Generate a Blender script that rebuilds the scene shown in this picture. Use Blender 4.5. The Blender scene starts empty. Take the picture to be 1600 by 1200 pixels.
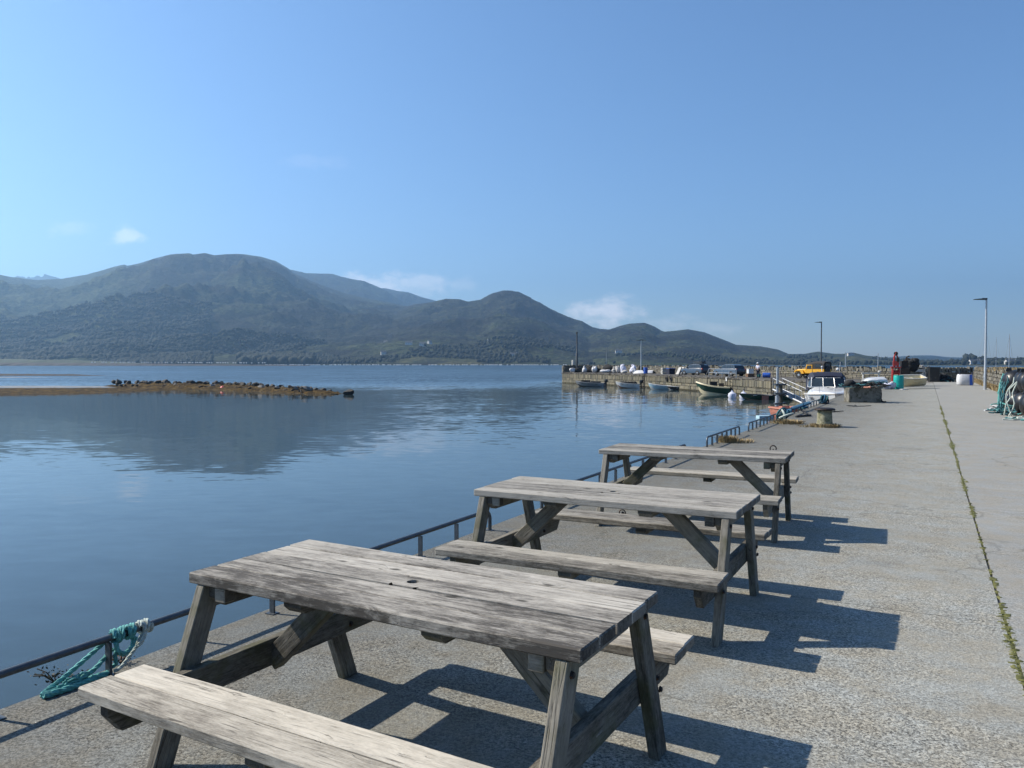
import bpy, bmesh, math, random
import numpy as np
from mathutils import Vector, Matrix, Euler

R = math.radians
PI = math.pi
rnd = random.Random(11)
scene = bpy.context.scene
COL = scene.collection

# ------------------------------------------------------------------ camera
EYE = 1.646
cam_d = bpy.data.cameras.new("camera")
cam = bpy.data.objects.new("camera", cam_d)
COL.objects.link(cam)
cam_d.sensor_width = 36.0
cam_d.lens = 36.0 * 1230.7 / 1600.0
cam_d.clip_start = 0.05
cam_d.clip_end = 40000.0
cam.location = (0, 0, EYE)
cam.rotation_euler = (R(90) - math.atan(32.7 / 1230.7), 0, 0)
scene.camera = cam

# ------------------------------------------------------------------ sun, sky, exposure
SUN = Vector((-1.13, 0.33, 1.0)).normalized()
SUN_EL = math.asin(SUN.z)
SUN_AZ = math.atan2(SUN.x, SUN.y)
sun_d = bpy.data.lights.new("sun", 'SUN')
sun_d.energy = 5.0
sun_d.angle = R(0.53)
sun_d.color = (1.0, 0.91, 0.78)
sun = bpy.data.objects.new("sun", sun_d)
COL.objects.link(sun)
sun.rotation_euler = (-SUN).to_track_quat('-Z', 'Y').to_euler()
sun.location = (-30, 10, 40)

world = bpy.data.worlds.new("World")
scene.world = world
world.use_nodes = True


class NT:
    """small helper to write node graphs as expressions"""
    def __init__(s, tree):
        s.t = tree
        s.n = tree.nodes
        s.l = tree.links

    def node(s, kind, **kw):
        n = s.n.new(kind)
        for k, v in kw.items():
            setattr(n, k, v)
        return n

    def set(s, sock, v):
        if v is None:
            return
        if isinstance(v, bpy.types.NodeSocket):
            s.l.new(v, sock)
        else:
            if hasattr(sock, 'default_value'):
                try:
                    sock.default_value = v
                except (TypeError, ValueError):
                    if isinstance(v, (tuple, list)) and len(v) == 3:
                        sock.default_value = (*v, 1)
                    else:
                        sock.default_value = (v, v, v)

    def m(s, op, a, b=None, c=None, clamp=False):
        n = s.node('ShaderNodeMath', operation=op, use_clamp=clamp)
        for i, v in enumerate((a, b, c)):
            s.set(n.inputs[i], v)
        return n.outputs[0]

    def vm(s, op, a, b=None):
        n = s.node('ShaderNodeVectorMath', operation=op)
        s.set(n.inputs[0], a)
        s.set(n.inputs[1], b)
        return n.outputs[0]

    def xyz(s, v):
        n = s.node('ShaderNodeSeparateXYZ')
        s.set(n.inputs[0], v)
        return n.outputs

    def comb(s, x, y, z):
        n = s.node('ShaderNodeCombineXYZ')
        for i, v in enumerate((x, y, z)):
            s.set(n.inputs[i], v)
        return n.outputs[0]

    def noise(s, v, scale, detail=3, rough=.55, dist=0.0, color=False):
        n = s.node('ShaderNodeTexNoise')
        s.set(n.inputs['Vector'], v)
        n.inputs['Scale'].default_value = scale
        n.inputs['Detail'].default_value = detail
        n.inputs['Roughness'].default_value = rough
        n.inputs['Distortion'].default_value = dist
        return n.outputs['Color' if color else 'Fac']

    def voro(s, v, scale, feature='F1', rand=1.0, out='Distance'):
        n = s.node('ShaderNodeTexVoronoi', feature=feature)
        s.set(n.inputs['Vector'], v)
        n.inputs['Scale'].default_value = scale
        n.inputs['Randomness'].default_value = rand
        return n.outputs[out]

    def ramp(s, f, stops, mode='LINEAR'):
        n = s.node('ShaderNodeValToRGB')
        n.color_ramp.interpolation = mode
        el = n.color_ramp.elements
        while len(el) < len(stops):
            el.new(0.5)
        for e, (p, c) in zip(el, stops):
            e.position = p
            if not isinstance(c, (tuple, list)):
                c = (c, c, c)
            e.color = (*c, 1)
        s.set(n.inputs[0], f)
        return n.outputs[0]

    def smooth(s, x, lo, hi, a=0.0, b=1.0):
        n = s.node('ShaderNodeMapRange', interpolation_type='SMOOTHSTEP')
        s.set(n.inputs[0], x)
        for i, v in enumerate((lo, hi, a, b)):
            n.inputs[i + 1].default_value = v
        return n.outputs[0]

    def mix(s, f, a, b, blend='MIX'):
        n = s.node('ShaderNodeMix', data_type='RGBA', blend_type=blend)
        s.set(n.inputs[0], f)
        s.set(n.inputs[6], a)
        s.set(n.inputs[7], b)
        return n.outputs[2]

    def bump(s, h, strength=.3, dist=.01, normal=None):
        n = s.node('ShaderNodeBump')
        n.inputs['Strength'].default_value = strength
        n.inputs['Distance'].default_value = dist
        s.set(n.inputs['Height'], h)
        s.set(n.inputs['Normal'], normal)
        return n.outputs[0]


def build_world():
    g = NT(world.node_tree)
    bg = world.node_tree.nodes['Background']
    sky = g.node('ShaderNodeTexSky', sky_type='NISHITA')
    sky.sun_disc = False
    sky.sun_elevation = SUN_EL
    sky.sun_rotation = SUN_AZ
    sky.altitude = 0
    sky.air_density = 0.95
    sky.dust_density = 0.32
    sky.ozone_density = 5.0
    tc = g.node('ShaderNodeTexCoord')
    v = tc.outputs['Generated']
    x, y, z = g.xyz(v)
    ys = g.m('MAXIMUM', y, 0.02)
    az, el = g.m('DIVIDE', x, ys), g.m('DIVIDE', z, ys)
    n1 = g.noise(g.comb(az, g.m('MULTIPLY', el, 1.7), 0.0), 32, 6, .6)
    n2 = g.noise(g.comb(az, g.m('MULTIPLY', el, 2.5), 3.0), 11, 4, .6)
    total = None
    # heading (tan), height (tan), half sizes, strength, noise weight
    for cx, cy, wx, wy, st, nw in ((.118, .066, .052, .026, 1.0, 1.25), (-.488, .159, .028, .013, .5, 1.5),
                                   (-.17, .096, .075, .026, .7, 1.5), (-.11, .10, .05, .02, .5, 1.6),
                                   (-.56, .17, .04, .012, .16, 1.6), (-.25, .255, .06, .012, .06, 2.0),
                                   (.205, .048, .04, .015, .30, 1.7), (.265, .043, .03, .01, .25, 1.7), (-.065, .10, .03, .012, .2, 1.7)):
        dx = g.m('DIVIDE', g.m('SUBTRACT', az, cx), wx)
        dy = g.m('DIVIDE', g.m('SUBTRACT', el, cy), wy)
        d = g.m('SQRT', g.m('ADD', g.m('MULTIPLY', dx, dx), g.m('MULTIPLY', dy, dy)))
        d = g.m('ADD', d, g.m('MULTIPLY', g.m('SUBTRACT', n1, .5), nw * 1.6))
        a = g.smooth(d, 1.0, 0.1, 0.0, st)
        total = a if total is None else g.m('MAXIMUM', total, a)
    total = g.m('MULTIPLY', total, g.smooth(y, .05, .15))
    total = g.m('MULTIPLY', total, g.smooth(n2, .15, .45))
    hsv = g.node('ShaderNodeHueSaturation')
    hsv.inputs['Saturation'].default_value = 1.07
    hsv.inputs['Value'].default_value = 1.0
    g.set(hsv.inputs['Color'], sky.outputs[0])
    col = g.mix(total, hsv.outputs[0], (9.0, 9.1, 9.3, 1))
    g.set(bg.inputs[0], col)
    bg.inputs[1].default_value = 0.092


build_world()
scene.view_settings.view_transform = 'Standard'
scene.view_settings.look = 'None'
scene.view_settings.gamma = 1.0
scene.view_settings.use_curve_mapping = False
scene.view_settings.exposure = 0.80
scene.render.engine = 'CYCLES'
scene.cycles.max_bounces = 6
scene.cycles.diffuse_bounces = 3
scene.cycles.glossy_bounces = 3
scene.cycles.volume_bounces = 0
scene.cycles.use_denoising = True


# ------------------------------------------------------------------ object helpers
def tag(o, label=None, cat=None, group=None, kind=None):
    if label:
        o['label'] = label
    if cat:
        o['category'] = cat
    if group:
        o['group'] = group
    if kind:
        o['kind'] = kind
    return o


def thing(name, label, cat, loc=(0, 0, 0), rz=0.0, group=None):
    o = bpy.data.objects.new(name, None)
    COL.objects.link(o)
    o.empty_display_size = .2
    o.location = loc
    o.rotation_euler = (0, 0, rz)
    return tag(o, label, cat, group)


def copy_tree(o, parent=None):
    c = o.copy()
    COL.objects.link(c)
    if parent is not None:
        c.parent = parent
    for ch in list(o.children):
        copy_tree(ch, c)
    return c


class MB:
    def __init__(s):
        s.v, s.f, s.mi = [], [], []

    def add(s, vs, fs, m=0):
        o = len(s.v)
        s.v += [tuple(p) for p in vs]
        s.f += [tuple(i + o for i in f) for f in fs]
        s.mi += [m] * len(fs)
        return s

    def box(s, c, size, rot=None, m=0, jit=0.0, taper=None):
        hx, hy, hz = size[0] / 2, size[1] / 2, size[2] / 2
        vs = []
        for dz in (-1, 1):
            for dx, dy in ((-1, -1), (1, -1), (1, 1), (-1, 1)):
                k = taper if (taper and dz > 0) else 1.0
                p = Vector((dx * hx * k, dy * hy * k, dz * hz))
                if jit:
                    p += Vector([rnd.uniform(-jit, jit) for _ in range(3)])
                if rot is not None:
                    p = rot @ p
                vs.append(p + Vector(c))
        return s.add(vs, [(0, 3, 2, 1), (4, 5, 6, 7), (0, 1, 5, 4), (1, 2, 6, 5), (2, 3, 7, 6), (3, 0, 4, 7)], m)

    def tube(s, pts, r, seg=8, caps=True, m=0, closed=False):
        pts = [Vector(p) for p in pts]
        n = len(pts)
        rr = r if isinstance(r, (list, tuple)) else [r] * n
        up = None
        vs = []
        for i, p in enumerate(pts):
            if closed:
                t = pts[(i + 1) % n] - pts[i - 1]
            else:
                t = pts[min(i + 1, n - 1)] - pts[max(i - 1, 0)]
            t.normalize()
            if up is None:
                up = t.orthogonal().normalized()
            else:
                up = up - t * up.dot(t)
                if up.length < 1e-5:
                    up = t.orthogonal()
                up.normalize()
            w = t.cross(up)
            for k in range(seg):
                a = 2 * PI * k / seg
                vs.append(p + (up * math.cos(a) + w * math.sin(a)) * rr[i])
        fs = []
        for i in range(n if closed else n - 1):
            j = (i + 1) % n
            for k in range(seg):
                k2 = (k + 1) % seg
                fs.append((i * seg + k, i * seg + k2, j * seg + k2, j * seg + k))
        if caps and not closed:
            fs.append(tuple(range(seg - 1, -1, -1)))
            fs.append(tuple((n - 1) * seg + k for k in range(seg)))
        return s.add(vs, fs, m)

    def lathe(s, prof, c=(0, 0, 0), seg=16, m=0, rot=None):
        vs, fs = [], []
        for r, z in prof:
            for k in range(seg):
                a = 2 * PI * k / seg
                p = Vector((r * math.cos(a), r * math.sin(a), z))
                if rot is not None:
                    p = rot @ p
                vs.append(p + Vector(c))
        for i in range(len(prof) - 1):
            for k in range(seg):
                k2 = (k + 1) % seg
                fs.append((i * seg + k, i * seg + k2, (i + 1) * seg + k2, (i + 1) * seg + k))
        fs.append(tuple(range(seg - 1, -1, -1)))
        fs.append(tuple((len(prof) - 1) * seg + k for k in range(seg)))
        return s.add(vs, fs, m)

    def ball(s, c, r, seg=10, rings=6, m=0, jit=0.0, rot=None):
        rx, ry, rz = r if isinstance(r, (tuple, list)) else (r, r, r)
        vs, fs = [], []
        for i in range(rings + 1):
            th = PI * i / rings
            for k in range(seg):
                a = 2 * PI * k / seg
                q = 1 + rnd.uniform(-jit, jit)
                p = Vector((rx * math.sin(th) * math.cos(a) * q, ry * math.sin(th) * math.sin(a) * q, -rz * math.cos(th) * q))
                if i in (0, rings):
                    p = Vector((0, 0, -rz if i == 0 else rz))
                if rot is not None:
                    p = rot @ p
                vs.append(p + Vector(c))
        for i in range(rings):
            for k in range(seg):
                k2 = (k + 1) % seg
                fs.append((i * seg + k, i * seg + k2, (i + 1) * seg + k2, (i + 1) * seg + k))
        return s.add(vs, fs, m)

    def prism(s, poly, z0, z1, m=0, axis='z', off=(0, 0, 0)):
        n = len(poly)
        def P(a, b, h):
            if axis == 'z':
                q = (a, b, h)
            elif axis == 'y':
                q = (a, h, b)
            else:
                q = (h, a, b)
            return (q[0] + off[0], q[1] + off[1], q[2] + off[2])
        vs = [P(a, b, z0) for a, b in poly] + [P(a, b, z1) for a, b in poly]
        fs = [tuple(range(n - 1, -1, -1)), tuple(range(n, 2 * n))]
        for i in range(n):
            j = (i + 1) % n
            fs.append((i, j, n + j, n + i))
        return s.add(vs, fs, m)

    def loft(s, secs, m=0, closed=True, caps=True):
        k = len(secs[0])
        vs = [p for sec in secs for p in sec]
        fs = []
        for i in range(len(secs) - 1):
            for j in range(k if closed else k - 1):
                j2 = (j + 1) % k
                fs.append((i * k + j, i * k + j2, (i + 1) * k + j2, (i + 1) * k + j))
        if caps and closed:
            fs.append(tuple(range(k - 1, -1, -1)))
            fs.append(tuple((len(secs) - 1) * k + j for j in range(k)))
        return s.add(vs, fs, m)

    def build(s, name, mats, parent=None, loc=None, rot=None, smooth=False, fix=True, angle=40):
        me = bpy.data.meshes.new(name)
        me.from_pydata(s.v, [], s.f)
        if not isinstance(mats, (list, tuple)):
            mats = [mats]
        for mm in mats:
            me.materials.append(mm)
        if len(mats) > 1:
            me.polygons.foreach_set('material_index', s.mi)
        if fix:
            bm = bmesh.new()
            bm.from_mesh(me)
            bmesh.ops.recalc_face_normals(bm, faces=bm.faces)
            bm.to_mesh(me)
            bm.free()
        if smooth:
            me.shade_smooth()
            me.set_sharp_from_angle(angle=R(angle))
        me.update()
        o = bpy.data.objects.new(name, me)
        COL.objects.link(o)
        if parent is not None:
            o.parent = parent
        if loc is not None:
            o.location = loc
        if rot is not None:
            o.rotation_euler = rot
        return o


_cb = {}
def chamfer_mesh(name, sx, sy, sz, b, mat, segs=1, wob=0.0):
    """board with worn (bevelled) edges, long axis x"""
    bm = bmesh.new()
    bmesh.ops.create_cube(bm, size=1.0)
    bmesh.ops.scale(bm, vec=(sx, sy, sz), verts=bm.verts)
    if wob:
        nseg = max(2, int(sx / .12))
        ed = [e for e in bm.edges if abs((e.verts[0].co - e.verts[1].co).x) > sx * .9]
        bmesh.ops.subdivide_edges(bm, edges=ed, cuts=nseg, use_grid_fill=True)
        ph = [rnd.uniform(0, 6) for _ in range(4)]
        for v in bm.verts:
            x = v.co.x
            v.co.z += wob * (math.sin(x * 3.1 + ph[0]) + .5 * math.sin(x * 7.7 + ph[1]))
            v.co.y += wob * .8 * math.sin(x * 2.3 + ph[2]) * (1 if v.co.y > 0 else .6)
    be = [e for e in bm.edges if len(e.link_faces) == 2 and e.calc_face_angle(0) > R(50)]
    bmesh.ops.bevel(bm, geom=be, offset=b, segments=segs, affect='EDGES', profile=.6)
    me = bpy.data.meshes.new(name)
    bm.to_mesh(me)
    bm.free()
    me.materials.append(mat)
    return me


def board(name, parent, sx, sy, sz, mat, loc, rot=(0, 0, 0), b=.004, wob=0.0, mesh=None):
    me = mesh or chamfer_mesh(name, sx, sy, sz, b, mat, wob=wob)
    o = bpy.data.objects.new(name, me)
    COL.objects.link(o)
    o.parent = parent
    o.location = loc
    o.rotation_euler = rot
    return o


# ------------------------------------------------------------------ materials
ALB = .84   # one overall reflectance trim that goes with the exposure above


def alb(c):
    return tuple(v * ALB for v in c)


def new_mat(name):
    m = bpy.data.materials.new(name)
    m.use_nodes = True
    g = NT(m.node_tree)
    return m, g, m.node_tree.nodes['Principled BSDF']


def pmat(name, col, var=.25, scale=6.0, rough=.6, bump=.0, metal=0.0, spots=None, detail=4, coat=0.0):
    m, g, p = new_mat(name)
    col = alb(col)
    tc = g.node('ShaderNodeTexCoord').outputs['Object']
    n = g.noise(tc, scale, detail, .6)
    lo = tuple(c * (1 - var) for c in col)
    hi = tuple(min(1, c * (1 + var)) for c in col)
    c = g.ramp(n, [(.3, lo), (.7, hi)])
    if spots:
        c2, sc, th = spots
        k = g.noise(tc, sc, 5, .65)
        c = g.mix(g.smooth(k, th, th + .08), c, (*alb(c2), 1))
    g.set(p.inputs['Base Color'], c)
    p.inputs['Roughness'].default_value = rough
    p.inputs['Metallic'].default_value = metal
    p.inputs['Coat Weight'].default_value = coat
    if bump:
        g.set(p.inputs['Normal'], g.bump(n, bump, .02))
    return m


def wood_mat(name, dark, light, tint=(1, 1, 1), amount=1.0, green=0.0):
    m, g, p = new_mat(name)
    dark, light = alb(dark), alb(light)
    tc = g.node('ShaderNodeTexCoord').outputs['Object']
    rr = g.node('ShaderNodeObjectInfo').outputs['Random']
    off = g.comb(g.m('MULTIPLY', rr, 37.0), g.m('MULTIPLY', rr, 11.3), g.m('MULTIPLY', rr, 5.7))
    v = g.vm('ADD', tc, off)
    x, y, z = g.xyz(v)
    # knots: sparse cells, the grain bends round them
    kv = g.comb(g.m('MULTIPLY', x, 3.6), g.m('MULTIPLY', y, 8.0), g.m('MULTIPLY', z, 2.0))
    kd = g.voro(kv, 1.0)
    kr = g.voro(kv, 1.0, out='Color')
    keep = g.smooth(g.xyz(kr)[0], .40, .45)
    near = g.m('MULTIPLY', g.smooth(kd, .42, .02), keep)
    knot = g.m('MULTIPLY', g.smooth(kd, .15, .06), keep)
    slow = g.noise(g.comb(g.m('MULTIPLY', x, .9), g.m('MULTIPLY', y, 3), z), 1.0, 2)
    yy = g.m('ADD', g.m('ADD', y, g.m('MULTIPLY', near, .03)), g.m('MULTIPLY', slow, .07))
    zz = g.m('ADD', z, g.m('MULTIPLY', near, .02))
    g1 = g.noise(g.comb(g.m('MULTIPLY', x, 4.5), g.m('MULTIPLY', yy, 62), g.m('MULTIPLY', zz, 62)), 1.0, 5, .7)
    g2 = g.noise(g.comb(g.m('MULTIPLY', x, 22), g.m('MULTIPLY', yy, 240), g.m('MULTIPLY', zz, 240)), 1.0, 3, .6)
    pat = g.noise(g.comb(g.m('MULTIPLY', x, 6.5), g.m('MULTIPLY', y, 30), g.m('MULTIPLY', z, 14)), 1.0, 8, .72)
    blot = g.noise(g.comb(g.m('MULTIPLY', x, .6), y, z), 11.0, 9, .78)
    zone = g.noise(g.comb(g.m('MULTIPLY', x, 1.5), g.m('MULTIPLY', y, 5.5), z), 1.0, 4, .6)
    fine = g.noise(g.comb(g.m('MULTIPLY', x, 60), g.m('MULTIPLY', y, 160), g.m('MULTIPLY', z, 160)), 1.0, 3, .7)
    f = g.m('ADD', g.m('MULTIPLY', g1, .48), g.m('MULTIPLY', g2, .27))
    f = g.m('ADD', f, g.m('MULTIPLY', g.m('SUBTRACT', zone, .5), .55 * amount))
    f = g.m('ADD', f, g.m('MULTIPLY', g.m('SUBTRACT', fine, .5), .22))
    f = g.m('ADD', f, g.m('MULTIPLY', g.m('SUBTRACT', pat, .5), .72 * amount))
    f = g.m('ADD', f, g.m('MULTIPLY', g.m('SUBTRACT', blot, .5), .45 * amount))
    f = g.m('ADD', f, g.m('MULTIPLY', g.m('SUBTRACT', rr, .5), .30))
    mid = tuple((a * .42 + b * .58) for a, b in zip(dark, light))
    c = g.ramp(f, [(.16, dark), (.38, mid), (.60, light)])
    # deep checks along the grain
    crack = g.noise(g.comb(g.m('MULTIPLY', x, .8), g.m('MULTIPLY', yy, 34), g.m('MULTIPLY', zz, 34)), 1.0, 2, .5)
    ck = g.m('MULTIPLY', g.smooth(g.m('ABSOLUTE', g.m('SUBTRACT', crack, .5)), .022, .004), g.smooth(pat, .44, .60))
    c = g.mix(g.m('MULTIPLY', ck, .75), c, (dark[0] * .35, dark[1] * .35, dark[2] * .35, 1))
    c = g.mix(g.m('MULTIPLY', knot, .88), c, (dark[0] * .5, dark[1] * .5, dark[2] * .45, 1))
    if green:
        gm = g.m('MULTIPLY', g.smooth(g.noise(v, 5.0, 4, .6), .48, .66), green)
        c = g.mix(gm, c, (.075, .078, .03, 1))
    # weathered end grain, with the shade on the plank ends painted in
    nx = g.xyz(g.node('ShaderNodeTexCoord').outputs['Normal'])[0]
    c = g.mix(g.m('MULTIPLY', g.smooth(g.m('ABSOLUTE', nx), .75, .95), .62), c, (dark[0] * .5, dark[1] * .5, dark[2] * .5, 1))
    c = g.mix(1.0, c, (*tint, 1), 'MULTIPLY')
    g.set(p.inputs['Base Color'], c)
    p.inputs['Roughness'].default_value = .82
    p.inputs['Specular IOR Level'].default_value = .25
    h = g.m('SUBTRACT', g.m('ADD', g.m('MULTIPLY', g1, .8), g.m('MULTIPLY', g2, .4)), g.m('MULTIPLY', ck, .9))
    g.set(p.inputs['Normal'], g.bump(h, .55, .004))
    return m


def concrete_mat(name, base, agg=.35, warm=(1, 1, 1), stain=.4):
    m, g, p = new_mat(name)
    base = alb(base)
    tc = g.node('ShaderNodeNewGeometry').outputs['Position']
    a = g.noise(tc, 150, 2, .7)
    a2 = g.noise(tc, 62, 3, .7)
    vc = g.voro(tc, 105, out='Color')
    vr = g.xyz(vc)[0]
    big = g.noise(tc, .55, 5, .65)
    mid = g.noise(tc, 3.2, 5, .7)
    x, y, z = g.xyz(tc)
    # brushed streaks across the pier
    sx = g.m('ADD', g.m('MULTIPLY', x, .4664), g.m('MULTIPLY', y, .8846))
    tx = g.m('SUBTRACT', g.m('MULTIPLY', x, .8846), g.m('MULTIPLY', y, .4664))
    streak = g.noise(g.comb(g.m('MULTIPLY', sx, 5.0), g.m('MULTIPLY', tx, .8), 0.0), 1.0, 5, .7)
    worn = g.smooth(g.noise(tc, .9, 4, .6), .40, .62)
    ag = g.m('MULTIPLY', g.m('ADD', .45, g.m('MULTIPLY', worn, .55)), agg)
    f = g.m('ADD', g.m('MULTIPLY', g.m('SUBTRACT', vr, .5), g.m('MULTIPLY', ag, 1.0)), g.m('MULTIPLY', g.m('SUBTRACT', a, .5), g.m('MULTIPLY', ag, 2.2)))
    f = g.m('ADD', f, g.m('MULTIPLY', g.m('SUBTRACT', a2, .5), g.m('MULTIPLY', ag, 2.0)))
    f = g.m('ADD', f, g.m('MULTIPLY', g.m('SUBTRACT', big, .5), stain * 1.1))
    f = g.m('ADD', f, g.m('MULTIPLY', g.m('SUBTRACT', mid, .5), stain * 1.0))
    f = g.m('ADD', f, g.m('MULTIPLY', g.m('SUBTRACT', streak, .5), stain * 1.0))
    f = g.m('ADD', f, 1.0)
    # shading of the deck painted into its colour, darker towards the water edge
    edge_shade = g.smooth(g.m('ADD', tx, g.m('MULTIPLY', g.m('SUBTRACT', mid, .5), 1.6)), -4.2, .6, .50, 1.04)
    f = g.m('MULTIPLY', g.m('MAXIMUM', f, .2), edge_shade)
    tone = g.mix(g.smooth(mid, .35, .65), (base[0] * 1.06 * warm[0], base[1] * 1.0 * warm[1], base[2] * .92 * warm[2], 1), (base[0] * .95, base[1] * .98, base[2] * 1.02, 1))
    c = g.vm('SCALE', tone)
    c.node.inputs['Scale'].default_value = 1
    g.l.new(f, c.node.inputs['Scale'])
    # hairline cracks and dark patches
    wv = g.vm('ADD', tc, g.vm('SCALE', g.noise(tc, 1.3, 4, .6, color=True)))
    cr = g.voro(wv, .42, feature='DISTANCE_TO_EDGE')
    crm = g.m('MULTIPLY', g.smooth(cr, .009, .003), g.smooth(g.noise(tc, .35, 2), .46, .58))
    c = g.mix(g.m('MULTIPLY', crm, .35), c, (.05, .048, .04, 1))
    oil = g.smooth(g.noise(g.vm('ADD', tc, (5.0, 9.0, 0.0)), .8, 5, .65), .60, .74)
    c = g.mix(g.m('MULTIPLY', oil, .42), c, (.085, .082, .075, 1))
    # pale shell and lime specks, dark tar spots
    sp = g.voro(tc, 9.0)
    c = g.mix(g.smooth(sp, .035, .02), c, (.55, .54, .5, 1))
    sp2 = g.voro(g.vm('ADD', tc, (31.0, 7.0, 0.0)), 3.1)
    c = g.mix(g.smooth(sp2, .03, .02), c, (.05, .05, .045, 1))
    g.set(p.inputs['Base Color'], c)
    p.inputs['Roughness'].default_value = .85
    p.inputs['Specular IOR Level'].default_value = .3
    h = g.m('ADD', g.m('MULTIPLY', a, .6), g.m('ADD', g.m('MULTIPLY', vr, .5), a2))
    g.set(p.inputs['Normal'], g.bump(h, .8, .006))
    return m


M = {}
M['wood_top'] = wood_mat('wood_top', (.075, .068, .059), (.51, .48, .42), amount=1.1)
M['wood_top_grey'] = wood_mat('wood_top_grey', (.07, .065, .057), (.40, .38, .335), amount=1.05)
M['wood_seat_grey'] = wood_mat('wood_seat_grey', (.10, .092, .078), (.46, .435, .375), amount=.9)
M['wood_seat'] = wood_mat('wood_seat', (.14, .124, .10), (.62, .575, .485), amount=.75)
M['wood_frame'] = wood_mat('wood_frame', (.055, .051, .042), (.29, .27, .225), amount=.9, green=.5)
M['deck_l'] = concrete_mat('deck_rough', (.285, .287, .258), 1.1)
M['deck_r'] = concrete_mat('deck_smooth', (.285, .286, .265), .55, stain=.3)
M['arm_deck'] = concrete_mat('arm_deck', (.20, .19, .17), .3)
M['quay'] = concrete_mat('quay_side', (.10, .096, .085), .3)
M['steel_grey'] = pmat('galvanised_grey', (.10, .115, .13), .25, 30, .45, .15, .6, spots=((.10, .06, .04), 26, .66))
M['galv'] = pmat('galvanised', (.48, .5, .52), .12, 12, .4, .05, .6)
M['dark_iron'] = pmat('dark_iron', (.03, .028, .027), .5, 40, .6, .3, .5, spots=((.11, .05, .025), 30, .55))
M['black_plastic'] = pmat('black_plastic', (.012, .012, .013), .3, 9, .36, .1, spots=((.06, .058, .052), 4, .56))
M['rubber'] = pmat('rubber', (.018, .018, .018), .3, 12, .75)
M['rope_green'] = pmat('rope_turquoise', (.10, .36, .34), .35, 60, .8, .3)
M['rope_pale'] = pmat('rope_pale', (.46, .52, .47), .3, 60, .8, .3)
M['rope_dark'] = pmat('rope_dark_teal', (.03, .13, .15), .4, 60, .8, .3)
M['rope_blue'] = pmat('rope_blue', (.018, .10, .19), .4, 40, .8, .3)
M['rope_black'] = pmat('rope_black', (.02, .022, .024), .4, 40, .8, .3)
M['net_black'] = pmat('net_black', (.012, .013, .014), .5, 9, .9, .6)
M['white'] = pmat('white_gelcoat', (.70, .71, .71), .05, 5, .25, 0, coat=.4)
M['white_dirty'] = pmat('white_dirty', (.54, .53, .49), .15, 7, .45, .05, spots=((.3, .27, .2), 6, .64))
M['cream'] = pmat('cream_paint', (.66, .58, .38), .12, 6, .4)
M['grey_boat'] = pmat('grey_boat', (.24, .255, .27), .15, 5, .5)
M['green_boat'] = pmat('dark_green_boat', (.018, .06, .038), .25, 6, .35)
M['navy'] = pmat('navy_canvas', (.006, .010, .032), .3, 12, .75, .1)
M['pale_blue'] = pmat('pale_blue_boat', (.42, .60, .68), .12, 6, .35)
M['glass'] = pmat('dark_glass', (.02, .03, .04), .2, 3, .06)
M['yellow'] = pmat('yellow_paint', (.78, .40, .015), .08, 4, .35, coat=.3)
M['canvas_dark'] = pmat('canvas_dark', (.028, .026, .026), .3, 14, .85, .2)
M['car_blue'] = pmat('car_slate_blue', (.022, .040, .068), .05, 2, .3, 0, 0, coat=.4)
M['car_silver'] = pmat('car_silver_blue', (.035, .058, .088), .05, 2, .3, 0, 0, coat=.4)
M['chrome'] = pmat('alloy', (.55, .56, .58), .1, 9, .3, 0, .8)
M['orange'] = pmat('salmon_orange', (.50, .21, .14), .18, 6, .6, .1)
M['orange_dark'] = pmat('faded_orange', (.36, .14, .095), .25, 6, .65, .1)
M['teal'] = pmat('teal_plastic', (.0, .36, .31), .08, 5, .4)
M['red'] = pmat('red_machine', (.36, .03, .022), .35, 9, .5, .1, spots=((.09, .04, .03), 9, .58))
M['blue_plastic'] = pmat('blue_plastic', (.02, .09, .42), .15, 6, .4)
M['bag_white'] = pmat('bag_white', (.58, .59, .61), .1, 8, .7, .3)
M['bag_grey'] = pmat('bag_grey', (.45, .44, .42), .25, 8, .8, .4)
M['bag_lilac'] = pmat('bag_lilac', (.60, .62, .74), .1, 8, .7, .3)
M['brown'] = pmat('brown_crate', (.16, .09, .05), .3, 12, .8, .2)
M['block'] = pmat('old_block', (.19, .18, .15), .35, 5, .9, .4, spots=((.09, .085, .06), 4, .5))
M['lichen'] = pmat('lichen_concrete', (.26, .25, .17), .4, 14, .95, .6, spots=((.14, .14, .07), 9, .52))
M['skin'] = pmat('skin', (.45, .27, .2), .1, 6, .6)
M['red_float'] = pmat('red_float', (.75, .10, .07), .1, 6, .4)
M['lamp_head'] = pmat('lamp_head', (.07, .075, .08), .15, 9, .5, 0, .3)
M['house_wall'] = pmat('house_white', (.62, .61, .59), .05, 2, .8)
M['slate'] = pmat('slate', (.06, .065, .075), .3, 3, .7)
# ------------------------------------------------------------------ numpy noise
def _hash(ix, iy, seed):
    h = (ix.astype(np.int64) * 374761393 + iy.astype(np.int64) * 668265263 + seed * 974634777) & 0x7fffffff
    h = ((h ^ (h >> 13)) * 1274126177) & 0x7fffffff
    return ((h ^ (h >> 16)) & 0xffff) / 65535.0


def vnoise(x, y, seed=0):
    ix, iy = np.floor(x), np.floor(y)
    fx, fy = x - ix, y - iy
    fx, fy = fx * fx * fx * (fx * (fx * 6 - 15) + 10), fy * fy * fy * (fy * (fy * 6 - 15) + 10)
    a, b = _hash(ix, iy, seed), _hash(ix + 1, iy, seed)
    c, d = _hash(ix, iy + 1, seed), _hash(ix + 1, iy + 1, seed)
    return (a * (1 - fx) + b * fx) * (1 - fy) + (c * (1 - fx) + d * fx) * fy


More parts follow.
